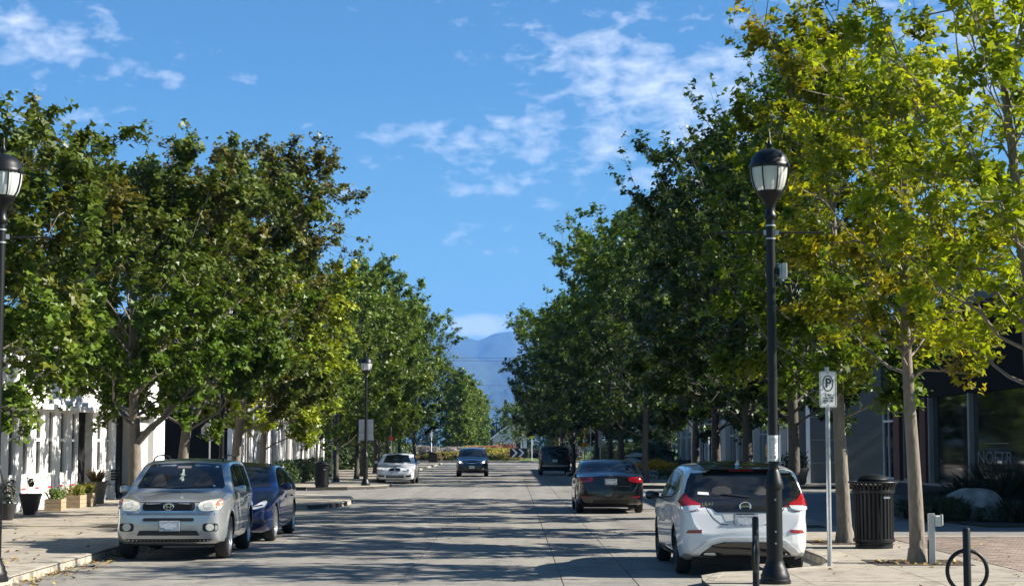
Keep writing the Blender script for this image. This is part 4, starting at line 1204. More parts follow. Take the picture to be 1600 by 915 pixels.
# pots and planters on the left
def pot(name, px, py, Y, r0, r1, h, m, label, plant=None, rim=.02):
    X = at(px, py, Y).x; t = empty(name, (X, Y, .128), 0, label, 'plant pot')
    MB().lathe([(r0 * .96, 0), (r0, .02), (r1 * .9, h * .78), (r1, h * .93), (r1, h), (r1 - rim, h), (r1 - rim - .01, h - .06), (.01, h - .06)], 20, cap=False).build('planter', m, t, smooth=40)
    return t
t = pot('plant_pot', 47, 806, 41.6, .16, .27, .50, pot_m, 'black flared pot with a small rusty plant by the white wall')
clump('plant', [(0, 0, .78, .09, .09, .09), (.02, 0, .70, .06, .06, .05)], 160, .06, [(.22, .10, .04), (.15, .08, .04), (.05, .08, .02)], seed=80, parent=t); MB().tube([(0, 0, .4), (.01, 0, .55), (0, 0, .75)], .008, 5).build('stem', bark_m, t)
def wood_box(px, Y, w, d, h, rz, label, seed, cols):
    t = empty('planter_box', (at(px, 800, Y).x, Y, .128), rz, label, 'planter')
    n = 3
    for k in range(n):
        z0 = h * k / n + .004; z1 = h * (k + 1) / n - .004
        for b in ((-w/2, w/2, -d/2, -d/2+.03), (-w/2, w/2, d/2-.03, d/2), (-w/2, -w/2+.03, -d/2+.031, d/2-.031), (w/2-.03, w/2, -d/2+.031, d/2-.031)):
            MB().box(*b, z0, z1).build('plank', wood_m, t)
    MB().box(-w/2+.031, w/2-.031, -d/2+.031, d/2-.031, .02, h - .05).build('soil', soil_m, t)
    rr = random.Random(seed)
    clump('plant', [(rr.uniform(-w/2+.1, w/2-.1), rr.uniform(-d/2+.1, d/2-.1), h + .1, .14, .14, .16) for _ in range(6)], 500, .07, cols, seed=seed, parent=t, zmin=h - .05)
    blades('blades', [(0, 0, h - .05, .15)], 60, .38, cols, seed=seed + 1, parent=t, w=.8)
    return t
wood_box(86, 44.3, .42, .95, .30, .12, 'low wooden planter box nearest the black pot', 82, [(.07, .12, .02), (.12, .16, .04)])
wood_box(118, 46.3, .40, .70, .34, 0, 'wooden planter box with trailing yellow-green plants', 84, [(.20, .20, .03), (.10, .14, .02), (.25, .18, .05)])
wood_box(134, 47.5, .40, .60, .36, 0, 'wooden planter box in front of the tall grey-brown tub', 86, [(.22, .20, .03), (.09, .13, .02)])
t = pot('plant_tub', 150, 790, 49.6, .22, .30, .62, terra_m, 'tall grey-brown tub with dry reddish grass')
blades('plant', [(0, 0, .58, .12)], 160, .42, [(.20, .09, .05), (.28, .16, .08), (.12, .10, .04)], seed=88, parent=t)
t = pot('plant_pot', 12, 790, 38.6, .12, .2, .36, pot_m, 'small black pot with a grey leafy plant at the left edge')
clump('plant', [(0, 0, .62, .2, .2, .3)], 350, .08, [(.08, .09, .08), (.12, .13, .12), (.05, .06, .05)], seed=89, parent=t)
t = pot('plant_pot', 1243, 760, 72.8, .4, .6, .7, pot_m, 'large dark pot with bush at the corner of the grey sided building')
clump('plant', [(0, 0, 1.0, .6, .5, .45)], 700, .12, [(.02, .03, .015), (.03, .04, .02)], seed=90, parent=t)

# dark folded bistro chairs by the doors
def bistro(px, Y, rz, label):
    t = empty('bistro_chair', (at(px, 790, Y).x, Y, .128), rz, label, 'chair', 'black bistro chairs outside the shop')
    q = MB()
    for k in range(5): q.box(-.2, .2, -.19 + k * .08, -.19 + k * .08 + .055, .44, .455)
    q.build('seat', black_m, t)
    q = MB()
    for k in range(4): q.box(-.19, .19, .2, .215, .58 + k * .085, .64 + k * .085)
    q.build('backrest', black_m, t)
    for sx in (-.2, .2):
        MB().tube([(sx, -.2, 0), (sx, .19, .5), (sx, .22, .92)], .013, 6).build('leg', black_m, t)
        MB().tube([(sx, .24, 0), (sx, -.16, .45)], .013, 6).build('leg', black_m, t)
    return t
bistro(174, 53.2, .5, 'black slatted bistro chair nearer the tall tub'); bistro(190, 54.0, 2.3, 'black slatted bistro chair nearer the forked trunk')

# ------------------------------------------------------------------ street furniture
def lamp_glass():
    m = bpy.data.materials.new('ribbed lamp glass'); m.use_nodes = True; nt = m.node_tree
    b = nt.nodes['Principled BSDF']; b.inputs['Base Color'].default_value = (.85, .86, .85, 1); b.inputs['Roughness'].default_value = .12; b.inputs['Specular IOR Level'].default_value = .7
    g = nt.nodes.new('ShaderNodeBsdfTransparent'); g.inputs[0].default_value = (.9, .92, .9, 1)
    mx = nt.nodes.new('ShaderNodeMixShader'); mx.inputs[0].default_value = .60
    nt.links.new(g.outputs[0], mx.inputs[1]); nt.links.new(b.outputs[0], mx.inputs[2]); nt.links.new(mx.outputs[0], nt.nodes['Material Output'].inputs['Surface'])
    return m
lampglass_m = lamp_glass()
def street_lamp(label, X, Y, detail=True, rz=0, box=True, group='black post street lamps'):
    t = empty('street_lamp', (X, Y, .128), rz, label, 'street lamp', group)
    H = 5.17
    MB().lathe([(.19, -.01), (.19, .04), (.175, .055), (.175, .10), (.155, .13), (.15, .17), (.118, .22), (.108, .27)], 24, cap=True).build('base', black_m, t, smooth=40)
    MB().lathe([(.098, .25), (.098, 1.12), (.112, 1.13), (.118, 1.16), (.112, 1.20), (.10, 1.24), (.078, 1.32), (.062, 1.36)], 24, cap=False).build('lower_sleeve', black_m, t, smooth=40)
    MB().lathe([(.060, 1.3), (.055, 4.40)], 20, cap=True).build('pole', black_m, t, smooth=40)
    for z in (1.0, .62, .48): MB().lathe([(.012, -.108), (.012, -.095)], 8, (0, 0, z), 'Y').build('bolt', galv_m, t)
    MB().lathe([(.062, 4.40), (.075, 4.42), (.075, 4.46), (.06, 4.48), (.062, 4.56), (.085, 4.62), (.12, 4.67), (.15, 4.70), (.165, 4.735), (.165, 4.75)], 24).build('neck', black_m, t, smooth=50)
    # ribbed bowl
    q = MB(); n = 96; prof = [(.160, 4.745), (.195, 4.80), (.222, 4.90), (.232, 4.98), (.235, 5.04)]
    vs = []
    for r, z in prof:
        for k in range(n):
            a = 2 * PI * k / n; rr = r * (1 + .018 * math.cos(a * 24)); vs.append((rr * math.cos(a), rr * math.sin(a), z))
    q.add(vs, [(j*n+k, j*n+(k+1)%n, (j+1)*n+(k+1)%n, (j+1)*n+k) for j in range(len(prof)-1) for k in range(n)])
    q.build('lamp_glass', lampglass_m, t, smooth=60)
    MB().lathe([(.03, 4.75), (.05, 4.80), (.055, 4.95), (.04, 5.02)], 12).build('bulb_housing', white_m, t, smooth=40)
    for k in range(8):
        a = 2 * PI * (k + .35) / 8
        pts = [((r + .012) * math.cos(a), (r + .012) * math.sin(a), z) for r, z in prof]
        MB().tube(pts, .009, 5).build('strap', black_m, t)
    MB().lathe([(.245, 5.03), (.250, 5.045), (.25, 5.075), (.238, 5.09), (.222, 5.15), (.185, 5.205), (.135, 5.245), (.075, 5.27), (.03, 5.275), (.028, 5.30), (.04, 5.325), (.024, 5.35), (.012, 5.40), (.012, 5.48), (.004, 5.49)], 32).build('cap', black_m, t, smooth=50)
    if detail:
        for k in range(4):
            a = PI / 2 * k + .9; MB().lathe([(.022, 0), (.022, .02)], 10, (0, 0, 0), 'X').build('cap_knob', black_m, t, loc=(.245 * math.cos(a), .245 * math.sin(a), 5.06)).rotation_euler = (0, 0, a)
        ba = MB().tube([(-.66, 0, 4.24), (.66, 0, 4.24)], .012, 8).build('banner_arm', black_m, t)
        for z in (4.155, 4.315): MB().lathe([(.062, z), (.062, z + .018)], 20).build('clamp_band', galv_m, ba)
        MB().box(-.085, -.055, -.02, .02, 4.21, 4.27).box(.055, .10, -.02, .02, 4.21, 4.27).build('arm_socket', galv_m, ba)
        if box: MB().box(.05, .10, -.02, .02, 3.72, 3.80).build('bracket', black_m, t)
        if box: bxx = MB().box(.10, .125, -.045, .045, 3.68, 3.85).box(.126, .19, -.05, .05, 3.67, 3.86).build('junction_box', galv_m, t, bevel=.006)
    return t
p = at(1211, 900, 21.0)
lampR = street_lamp('black street lamp with paper notice in front of the white hatchback', p.x, 21.0)
# paper notice wrapped on the pole
q = MB(); vs = []; n = 16; z0, z1 = 1.46 - .0, 1.77
for z in (z0, (z0+z1)/2, z1):
    for k in range(n + 1):
        a = math.radians(-90 - 74 + 148 * k / n); r = .064 + (.006 * abs(math.sin(k * .9)) if z != (z0+z1)/2 else .003)
        vs.append((r * math.cos(a), r * math.sin(a), z))
q.add(vs, [(j*(n+1)+k, j*(n+1)+k+1, (j+1)*(n+1)+k+1, (j+1)*(n+1)+k) for j in range(2) for k in range(n)])
q.box(-.072, -.060, -.06, .0, z0, z1); q.box(.060, .078, -.05, .0, z0 - .01, z1 + .004)
pn = q.build('paper_notice', mat('paper', (.72, .72, .70), .8), None, smooth=40); pn.location = (lampR.location.x, lampR.location.y, .128)
tag(pn, 'white paper notice wrapped round the pole of the right street lamp', 'notice')
q = MB()
for k in range(6): q.box(-.040, .020 if k % 2 else .0, -.0735, -.0725, 1.70 - .028 * k, 1.705 - .028 * k)
q.box(-.03, -.005, -.0745, -.0728, 1.715, 1.74); q.box(-.045, -.02, -.0745, -.0728, 1.49, 1.525); q.box(.0, .02, -.0745, -.0728, 1.49, 1.525)
o_ = q.build('print', printgrey_m, pn); o_['kind'] = 'stuff'
p = at(-12, 900, 21.4)
street_lamp('black street lamp cut by the left edge of the picture', p.x, 21.4, rz=.3, box=False)
p = at(345, 800, 43.5); street_lamp('black street lamp rising into the trees behind the blue car', p.x, 43.5, detail=False)
p = at(571, 762, 71.7); lampF = street_lamp('distant black street lamp carrying two sign plates left of the road', p.x, 71.7, detail=False)
p2 = at(920, 742, 96); street_lamp('thin dark street lamp far right beyond the black sedan', 5.2, 106, detail=False)

def plate_sign(name, label, cat, X, Y, H, w, h, zc, post_r=.025, face=sign_m, back=None, postm=galv_m, octagon=False, post_top=None, y_off=-.04, base_z=.128):
    t = empty(name, (X, Y, base_z), 0, label, cat)
    MB().tube([(0, 0, -.05), (0, 0, H)], post_r, 10).build('post', postm, t, smooth=40)
    if octagon: poly = [(w/2 * math.cos(PI/8 + k*PI/4) / math.cos(PI/8), w/2 * math.sin(PI/8 + k*PI/4) / math.cos(PI/8)) for k in range(8)]
    else: poly = rrect(-w/2, w/2, -h/2, h/2, min(.03, w * .1))
    q = MB(); n = len(poly)
    q.add([(a, y_off, b + zc) for a, b in poly] + [(a, y_off + .006, b + zc) for a, b in poly], [tuple(range(n)), tuple(range(2*n-1, n-1, -1))] + [(i, (i+1) % n, n+(i+1) % n, n+i) for i in range(n)])
    pl = q.build('sign_plate', face, t)
    return t, pl
# parking sign
p = at(1297, 895, 24.0)
t, pl = plate_sign('parking_sign', 'two hour parking sign on a galvanised post right of the lamp', 'road sign', p.x, 24.0, 2.73, .245, .50, 2.42, post_r=.032)
t.rotation_euler = (0, 0, .12)
def ring2(cx, cz, rx, rz_, wd, y, m, name, parent):
    q = MB(); n = 32; vs = []
    for k in range(n):
        a = 2*PI*k/n
        for f in (1, 0): vs.append((cx + (rx - wd*(1-f)) * math.cos(a), y, cz + (rz_ - wd*(1-f)) * math.sin(a)))
    q.add(vs, [(2*k, 2*k+1, (2*k+3) % (2*n), (2*k+2) % (2*n)) for k in range(n)]); return q.build(name, m, parent)
TX = Matrix(((1, 0, 0, 0), (0, 0, -1, 0), (0, 1, 0, 0), (0, 0, 0, 1)))   # text standing up, facing -Y
def std(name, body, size, m, parent, x, y, z, sx=1, bold=0): return text_obj(name, body, size, m, parent, Matrix.Translation((x, y, z)) @ TX @ Matrix.Diagonal((sx, 1, 1, 1)), .0008, bold=bold)
ring2(0, 2.505, .078, .112, .014, -.0415, green_print_m, 'ring', pl)
std('letter', 'P', .17, print_m, pl, .003, -.0415, 2.505, 1, .004)
std('lettering', '2 hr', .058, print_m, pl, 0, -.0415, 2.345, 1, .001)
std('lettering', '9 AM - 6 PM', .034, print_m, pl, 0, -.0415, 2.30, .85, .001)
std('lettering', 'MON - FRI', .034, print_m, pl, 0, -.0415, 2.262, .9, .001)
q = MB().add([(-.06, -.0415, 2.235), (-.045, -.0415, 2.25), (-.045, -.0415, 2.22), (-.02, -.0415, 2.239), (-.045, -.0415, 2.239), (-.045, -.0415, 2.231), (-.02, -.0415, 2.231)], [(0, 2, 1), (5, 6, 3, 4)]); q.build('arrow', print_m, pl)
q = MB()
for z in (2.645, 2.20): q.lathe([(.008, -.046), (.008, -.04)], 8, (0, 0, z), 'Y')
q.build('bolt', trim_m, pl)
# thin dark border
q = MB()
for a, b, c, d in ((-.108, .108, 2.655, 2.659), (-.108, .108, 2.181, 2.185), (-.112, -.108, 2.185, 2.655), (.108, .112, 2.185, 2.655)): q.box(a, b, -.0418, -.0405, c, d)
q.build('border', trim_m, pl)

# bike racks: post with a ring
def bike_rack(px, Y, rz, label):
    X = at(px, 880, Y).x; t = empty('bike_rack', (X, Y, .128), rz, label, 'bike rack', 'black ring bike racks')
    MB().lathe([(.036, -.02), (.036, .87), (.03, .885), (.012, .89)], 16).build('post', black_m, t, smooth=40)
    MB().tube([(.185 * math.cos(2*PI*k/32), -.0, .49 + .19 * math.sin(2*PI*k/32)) for k in range(32)], .019, 10, closed=True).build('ring', black_m, t, smooth=60)
    MB().lathe([(.075, -.005), (.075, .012)], 16).build('flange', black_m, t)
bike_rack(1511, 16.2, 0, 'black ring bike rack seen face-on at the bottom right')
bike_rack(1181, 18.7, math.radians(74), 'black ring bike rack seen edge-on beside the street lamp')

# electrical pedestal: post with outlet box
p = at(1450, 890, 24.7)
t = empty('outlet_post', (p.x, 24.45, .128), 0, 'short grey metal outlet post beside the slender sunlit trunk', 'outlet post')
MB().box(-.045, .045, -.035, .035, 0, .70).build('post', galv_m, t, bevel=.006)
MB().box(.047, .14, -.05, .05, .52, .67).build('outlet_box', mat('pale plastic', (.5, .52, .48), .5), t, bevel=.012)
MB().box(.14, .155, -.055, .055, .53, .69).build('cover', mat('pale plastic', (.5, .52, .48), .5), t, bevel=.008)
MB().box(-.056, -.046, -.02, .02, 0, .33).build('conduit', black_m, t)

# litter bins
def litter_bin(px, Y, label, s=1.0):
    X = at(px, 860, Y).x; t = empty('litter_bin', (X, Y, .128), 0, label, 'litter bin', 'black slatted litter bins'); t.scale = (s, s, s)
    MB().lathe([(.30, 0), (.30, .05), (.285, .06), (.285, .10)], 32).build('foot', black_m, t, smooth=40)
    MB().lathe([(.275, .10), (.275, 1.0)], 24, cap=False).build('liner', mat('bin liner', (.006, .006, .006), .8), t, smooth=40)
    n = 30
    sm = MB().add([(x, y, z) for z, rr in ((.08, .30), (.12, .315), (.86, .325), (.96, .34), (1.05, .385)) for x, y in ((-.019, -rr), (.019, -rr), (.019, -rr + .012), (-.019, -rr + .012))],
                  [(4*j+k, 4*j+(k+1) % 4, 4*j+4+(k+1) % 4, 4*j+4+k) for j in range(4) for k in range(4)] + [(0, 3, 2, 1), (16, 17, 18, 19)]).mesh('slat', black_m)
    for k in range(n):
        o = link('slat', sm, t); o.rotation_euler = (0, 0, 2*PI*k/n)
    for z, r in ((.10, .325), (.88, .338)): MB().lathe([(r, z), (r + .01, z + .005), (r + .01, z + .05), (r, z + .055), (r - .02, z + .05), (r - .02, z + .005)], 36, cap=False).build('hoop', black_m, t, smooth=40)
    MB().tube([(.385 * math.cos(2*PI*k/36), .385 * math.sin(2*PI*k/36), 1.055) for k in range(36)], .018, 8, closed=True).build('top_rim', black_m, t, smooth=60)
    MB().lathe([(.20, 1.04), (.24, 1.06), (.26, 1.10), (.22, 1.15), (.12, 1.18), (.01, 1.185)], 28, cap=True).build('lid', black_m, t, smooth=50)
    MB().lathe([(.37, 1.045), (.24, 1.075), (.19, 1.05)], 32, cap=False).build('lid_ring', black_m, t, smooth=50)
    MB().box(.10, .20, -.336, -.33, .80, .83).build('label_plate', sign_m, t)
litter_bin(1366, 28.2, 'black slatted litter bin in front of the forecourt on the right')
litter_bin(502, 68.6, 'distant black litter bin on the left sidewalk', .86)
# other signs
t, pl = plate_sign('stop_sign', 'back of a stop sign rising behind the silver SUV', 'road sign', at(328, 675, 58).x, 58, 2.5, .60, .60, 2.1, face=alu_m, octagon=True, y_off=.04)
t = empty('sign_plates', (lampF.location.x, lampF.location.y, 0), 0, 'two grey sign backs fixed to the distant left street lamp', 'road sign')
for x0, x1 in ((-.30, -.015), (.015, .30)):
    MB().box(x0, x1, .062, .068, 2.30, 2.84).build('sign_plate', alu_m, t, bevel=.001); MB().box(x0, x1, .062, .068, 1.98, 2.285).build('sign_plate', alu_m, t, bevel=.001)
MB().box(-.3, .3, .056, .0615, 2.5, 2.53).box(-.3, .3, .056, .0615, 2.1, 2.13).build('bracket', galv_m, t)
p = at(674, 700, 175); plate_sign('small_sign', 'small white sign on a pole left of the roundabout', 'road sign', p.x, 175, 3.2, .34, .75, 2.85, post_r=.05, postm=white_m)
p = at(832, 700, 176); plate_sign('yellow_sign', 'yellow warning sign on a white pole right of the roundabout chevrons', 'road sign', p.x, 182, 3.3, .5, .62, 2.7, post_r=.04, face=yellow_m, postm=white_m)
p = at(878, 700, 170); plate_sign('marker_post', 'plain white post right of the roundabout', 'post', p.x, 172, 2.9, .09, .8, 2.4, post_r=.06, postm=white_m)
# chevron board
p = at(811, 708, 178.5)
t = empty('chevron_board', (p.x, 177.2, .15), 0, 'black board with two white chevrons pointing right on the roundabout', 'road sign')
MB().box(-.95, .80, -.03, .0, .40, 1.30).build('board', print_m, t)
MB().box(-.6, -.52, .001, .06, -.1, 1.2).box(.45, .53, .001, .06, -.1, 1.2).build('posts', galv_m, t)
for x in (-.55, .12):
    MB().add([(x - .22, -.034, 1.26), (x + .02, -.034, 1.26), (x + .42, -.034, .85), (x + .02, -.034, .44), (x - .22, -.034, .44), (x + .18, -.034, .85)], [(0, 1, 2, 5), (5, 2, 3, 4)]).build('chevron', sign_m, t)
# slanted dark cabinet
p = at(672, 716, 160)
t = empty('traffic_cabinet', (p.x, 166, 0), 0, 'dark cabinet with slanted top left of the roundabout', 'cabinet')
q = MB().add([(-.42, -.3, 0), (.40, -.3, 0), (.40, -.3, .95), (.0, -.3, 1.12), (-.42, -.3, 1.18), (-.42, .3, 0), (.40, .3, 0), (.40, .3, .95), (.0, .3, 1.12), (-.42, .3, 1.18)], [(0, 1, 2, 3, 4), (9, 8, 7, 6, 5), (0, 5, 6, 1), (1, 6, 7, 2), (2, 7, 8, 3), (3, 8, 9, 4), (4, 9, 5, 0)]).build('body', black2_m, t, bevel=.02)
MB().box(-.38, .36, -.31, -.302, .1, .88).build('door', trim_m, t)
# orange arrow signs, right
p = at(913, 684, 104)
t = empty('arrow_sign', (p.x, 104, .1), 0, 'yellow arrow sign pointing left above a small orange plate', 'road sign')
MB().tube([(0, 0, 0), (0, 0, 2.9)], .03, 8).build('post', galv_m, t)
q = MB().add([(-.30, -.05, 2.32), (.05, -.05, 2.68), (.20, -.05, 2.68), (-.08, -.05, 2.32), (.20, -.05, 1.96), (.05, -.05, 1.96)], [(0, 3, 2, 1), (0, 5, 4, 3)]); q.build('arrow', orange_m, t)
MB().box(-.24, .22, -.05, -.035, 1.58, 1.82).build('small_plate', orange_m, t); MB().box(-.02, .14, -.05, -.036, 1.1, 1.5).build('lower_plate', sign_m, t)
p = at(923, 680, 98); plate_sign('parking_sign', 'narrow parking sign on a thin post right of the arrow sign', 'road sign', p.x, 98, 2.9, .16, .5, 2.55, face=alu_m)
p = at(938, 690, 86); plate_sign('parking_sign', 'tall narrow grey sign beyond the black sedan roof', 'road sign', p.x, 86, 2.7, .2, .85, 1.95, face=alu_m)
p = at(1081, 668, 58); plate_sign('parking_sign', 'parking sign seen above the white hatchback roof', 'road sign', p.x, 58, 2.55, .2, .42, 2.28, face=sign_m)
p = at(1102, 700, 60); plate_sign('marker_post', 'thin white post above the white hatchback roof', 'post', p.x, 59, 2.15, .035, .02, 2.1, post_r=.025, postm=white_m)
p = at(607, 700, 90); plate_sign('marker_post', 'red and white sign among the trunks left of the road', 'road sign', p.x, 92, 2.6, .2, .2, 2.0, face=red_m)
p = at(515, 700, 76); plate_sign('no_parking_sign', 'back of a small round-cornered sign above the distant left bin', 'road sign', p.x, 77, 3.4, .28, .38, 3.15, face=sign_m)

# patio umbrellas far right (folded grey canopies)
for i, (px, py, Y) in enumerate(((995, 710, 88), (985, 718, 84))):
    p = at(px, py, Y); t = empty('patio_umbrella', (p.x, Y, .12), 0, ('upper' if i == 0 else 'lower') + ' of two small grey patio umbrellas beyond the black sedan', 'umbrella', 'grey patio umbrellas')
    zc = p.z - .12
    MB().tube([(0, 0, 0), (0, 0, zc + .1)], .02, 6).build('pole', black_m, t)
    MB().lathe([(.62, zc - .10), (.60, zc - .06), (.3, zc + .05), (.02, zc + .12), (.01, zc + .05), (.58, zc - .09)], 8, cap=False).build('canopy', greypanel_m, t)

# overhead power lines far off
t = empty('power_line', (0, 420, 0), 0, 'thin overhead cables crossing the gap in front of the mountains', 'power line')
for X in (-95, 95): MB().tube([(X, 0, -1), (X, 0, 25)], [.25, .18], 8).build('pole', bark_m, t)
for z in (22.9, 22.2, 16.2):
    MB().tube([(x, 0, z + (x / 95) ** 2 * 1.2) for x in range(-95, 96, 10)], .035, 4).build('cable', trim_m, t)

# ------------------------------------------------------------------ fallen leaves
rng = np.random.default_rng(99)
def litter(name, label, pts, size=.08):
    pts = np.array(pts); n = len(pts)
    nrm = np.array([[0, 0, 1.]]) + rng.normal(size=(n, 3)) * .28
    cols = np.array([(.30, .17, .05), (.36, .25, .06), (.20, .11, .04), (.42, .32, .12), (.14, .09, .04)])
    me = leaf_mesh(name, pts, nrm, size * rng.uniform(.6, 1.2, n), cols[rng.integers(0, 5, n)] * rng.uniform(.7, 1.2, n)[:, None], rng, fallen_m)
    tag(link(name, me), label, 'leaves', kind='stuff')
P = []
for _ in range(480):
    y = rng.uniform(20, 31) if rng.random() < .8 else rng.uniform(31, 47); P.append((-6.42 - .1 * (y > 28) + abs(rng.normal()) * .22 + .02, y, .015 + rng.uniform(0, .02)))
litter('fallen_leaves', 'brown leaves gathered in the left gutter', P)
P = [(rng.uniform(-10, -6.8), rng.uniform(20, 44), .14) for _ in range(170)] + [(rng.normal(-7.4, .3), rng.normal(24.6, .5), .14) for _ in range(60)]
litter('fallen_leaves', 'scattered leaves on the left sidewalk', P, .09)
P = [(rng.uniform(2.7, 8), rng.uniform(20, 31), .14) for _ in range(60)] + [(5.75 + rng.uniform(-.6, .6), 24.6 + rng.uniform(-.5, .5), .145) for _ in range(90)] + [(5.75 + rng.uniform(-.6, .6), 29.7 + rng.uniform(-.5, .5), .145) for _ in range(90)]
litter('fallen_leaves', 'leaves in the tree pits and on the right sidewalk', P, .08)
P = [(rng.uniform(-6.3, 4.4), rng.uniform(19, 60), .008) for _ in range(70)]
litter('fallen_leaves', 'few stray leaves on the road', P, .08)
for (x, y) in ((5.72, 24.65), (5.72, 29.75)):
    o = pit(x, y).build('tree_pit', soil_m); tag(o, kind='structure')
for (x, y) in ((-7.8, 35.6), (-7.9, 41.3), (-7.85, 48.5), (5.7, 19.4), (5.7, 35.5), (5.7, 42)):
    o = pit(x, y).build('tree_pit', soil_m); tag(o, kind='structure')

# ------------------------------------------------------------------ vehicles
def seam(car, name, axis, pts, w=.008, closed=False, m=None, off=.0015):
    """thin dark panel gap along a polyline"""
    out = [];
    if axis in 'RL': P = [Vector((car.y(a), b)) for a, b in pts]
    else: P = [Vector(p) for p in pts]
    if closed: P.append(P[0])
    path = []
    for a, b in zip(P, P[1:]):
        k = max(1, int((b - a).length / .05)); path += [a + (b - a) * (j / k) for j in range(k)]
    path.append(P[-1]); q = MB(); vs = []; fs = []
    for i, p in enumerate(path):
        t = (path[min(i + 1, len(path) - 1)] - path[max(i - 1, 0)]).normalized(); n2 = Vector((-t.y, t.x)) * (w / 2)
        for s_ in (-1, 1):
            h, nr, d = car.hit(axis, p.x + n2.x * s_, p.y + n2.y * s_); vs.append(h + nr * off)
        if i: fs.append((2*i-2, 2*i-1, 2*i+1, 2*i))
    q.add(vs, fs); return q.build(name, m or print_m, car.root)

def doors(car, A, B, mid, zlo, zhi, m, seams=True):
    for ax in 'RL':
        for (a, b) in ((A, mid), (mid, B)):
            d = car.patch('door', ax, rrect(a + .006, b - .006, zlo, zhi, .05), m, .003, step=.09)
            h0 = b - .22
            hd = MB()
            h, nr, dd = car.hit(ax, car.y(h0 + .08), zhi - .12)
            sx = 1 if ax == 'R' else -1
            hd.box(*sorted((h.x + sx * .002, h.x + sx * .03)), car.y(h0), car.y(h0 + .17), zhi - .135, zhi - .105)
            hd.build('door_handle', m, d, bevel=.006)
        if seams: seam(car, 'door_seam', ax, rrect(A, B, zlo - .006, zhi + .006, .05), .014, True); seam(car, 'door_seam', ax, [(mid, zlo), (mid, zhi)], .012)

def emblem_ring(car, axis, x, z, rx, rz_, m, name='emblem', inner=None, bar=False, cross=False):
    h, nr, d = car.hit(axis, x, z)
    t = link(name, MB().tube([(rx * math.cos(2*PI*k/28), 0, rz_ * math.sin(2*PI*k/28)) for k in range(28)], rx * .13, 6, closed=True).mesh(name, m, 50), car.root)
    t.location = h + Vector((0, -.012 if axis == 'F' else .012, 0))
    if bar: MB().box(-rx * .95, rx * .95, -.006, .006, -rz_ * .17, rz_ * .17).build('emblem_bar', m, t)
    if cross:
        MB().tube([(rx * .42 * math.cos(2*PI*k/20), 0, rz_ * .85 * math.sin(2*PI*k/20)) for k in range(20)], rx * .09, 5, closed=True).build('emblem_oval', m, t)
        MB().tube([(rx * .75 * math.cos(2*PI*k/20), -.002, rz_ * .3 + rz_ * .42 * math.sin(2*PI*k/20)) for k in range(20)], rx * .09, 5, closed=True).build('emblem_oval', m, t)
    return t

def plate(car, axis, x, z, w=.30, h=.15, parent=None, sm=True):
    hh, nr, d = car.hit(axis, x, z); s_ = -1 if axis == 'F' else 1
    o = MB().box(-w/2, w/2, -.006, .006, -h/2, h/2).build('licence_plate', plate_m if sm else platewhite_m, parent or car.root, bevel=.002)
    o.location = hh + Vector((0, s_ * .014, 0))
    MB().box(-w/2 - .008, w/2 + .008, -.004, .004, -h/2 - .008, h/2 + .008).build('plate_frame', trim_m, o, loc=(0, -s_ * .006, 0))
    if sm:
        rr = random.Random(int(w * 1000)); pts = []
        for k in range(22):
            a = 2*PI*k/22; pts.append((w * (-.03 + .42 * math.cos(a)) * rr.uniform(.85, 1.1), h * .30 * math.sin(a) * rr.uniform(.7, 1.25)))
        q = MB(); q.add([(a, s_ * .0085, b) for a, b in pts], [tuple(range(22))]); q.build('plate_print', platewhite_m, o)
    return o

def tube_on(car, name, axis, pts, r, m, off=.01, n=6):
    P = []
    for a, b in pts:
        h, nr, d = car.hit(axis, car.y(a) if axis in 'RL' else a, b if axis != 'T' else car.y(b)); P.append(h + nr * off)
    return MB().tube(P, r, n).build(name, m, car.root, smooth=50)

# ---- silver compact SUV, front towards the camera
sp = dict(L=4.25, W=1.735, wr=.345, ww=.22, axles=(.84, 3.33), gap=.055, tumble=.30, crown=.035, spokes=5, rimr=.62,
  top=[(0, .62), (.02, .78), (.06, .90), (.16, .955), (.40, .995), (.80, 1.045), (1.02, 1.075), (1.10, 1.11), (1.72, 1.56), (1.95, 1.635), (2.5, 1.67), (3.3, 1.66), (3.85, 1.60), (4.02, 1.42), (4.14, 1.10), (4.22, .92), (4.25, .7)],
  belt=[(0, .60), (.02, .72), (.06, .82), (.2, .88), (.6, .94), (1.1, .99), (2.2, 1.02), (3.6, 1.06), (4.05, 1.02), (4.2, .85), (4.25, .66)],
  bot=[(0, .40), (.05, .30), (.25, .25), (.6, .24), (3.6, .25), (4.1, .30), (4.25, .42)],
  hw=[(0, .60), (.015, .68), (.05, .745), (.12, .785), (.25, .82), (.5, .85), (.84, .8675), (3.4, .8675), (3.9, .85), (4.12, .80), (4.2, .74), (4.25, .62)])
car = Car('parked_car', sp, 'silver compact SUV parked facing the camera at the left kerb', silver_p, (-5.36, 28.9, 0), math.radians(2.0))
suv = car
WS = [(-.60, 1.13), (-.665, 1.12), (-.70, 1.16), (-.575, 1.545), (-.545, 1.565), (0, 1.59), (.545, 1.565), (.575, 1.545), (.70, 1.16), (.665, 1.12), (.60, 1.13), (0, 1.115)]
ws = car.patch('windscreen', 'F', WS, carglass_m, .004, step=.07)
car.patch('wiper', 'F', [(-.1, 1.125), (.52, 1.150), (.52, 1.160), (-.1, 1.14)], trim_m, .012, step=.1)
car.patch('wiper', 'F', [(-.60, 1.135), (-.1, 1.15), (-.1, 1.16), (-.60, 1.15)], trim_m, .014, step=.1)
car.patch('mirror_inside', 'F', [(-.12, 1.49), (.10, 1.49), (.10, 1.53), (-.12, 1.53)], seat_m, .006, step=.1, parent=ws)
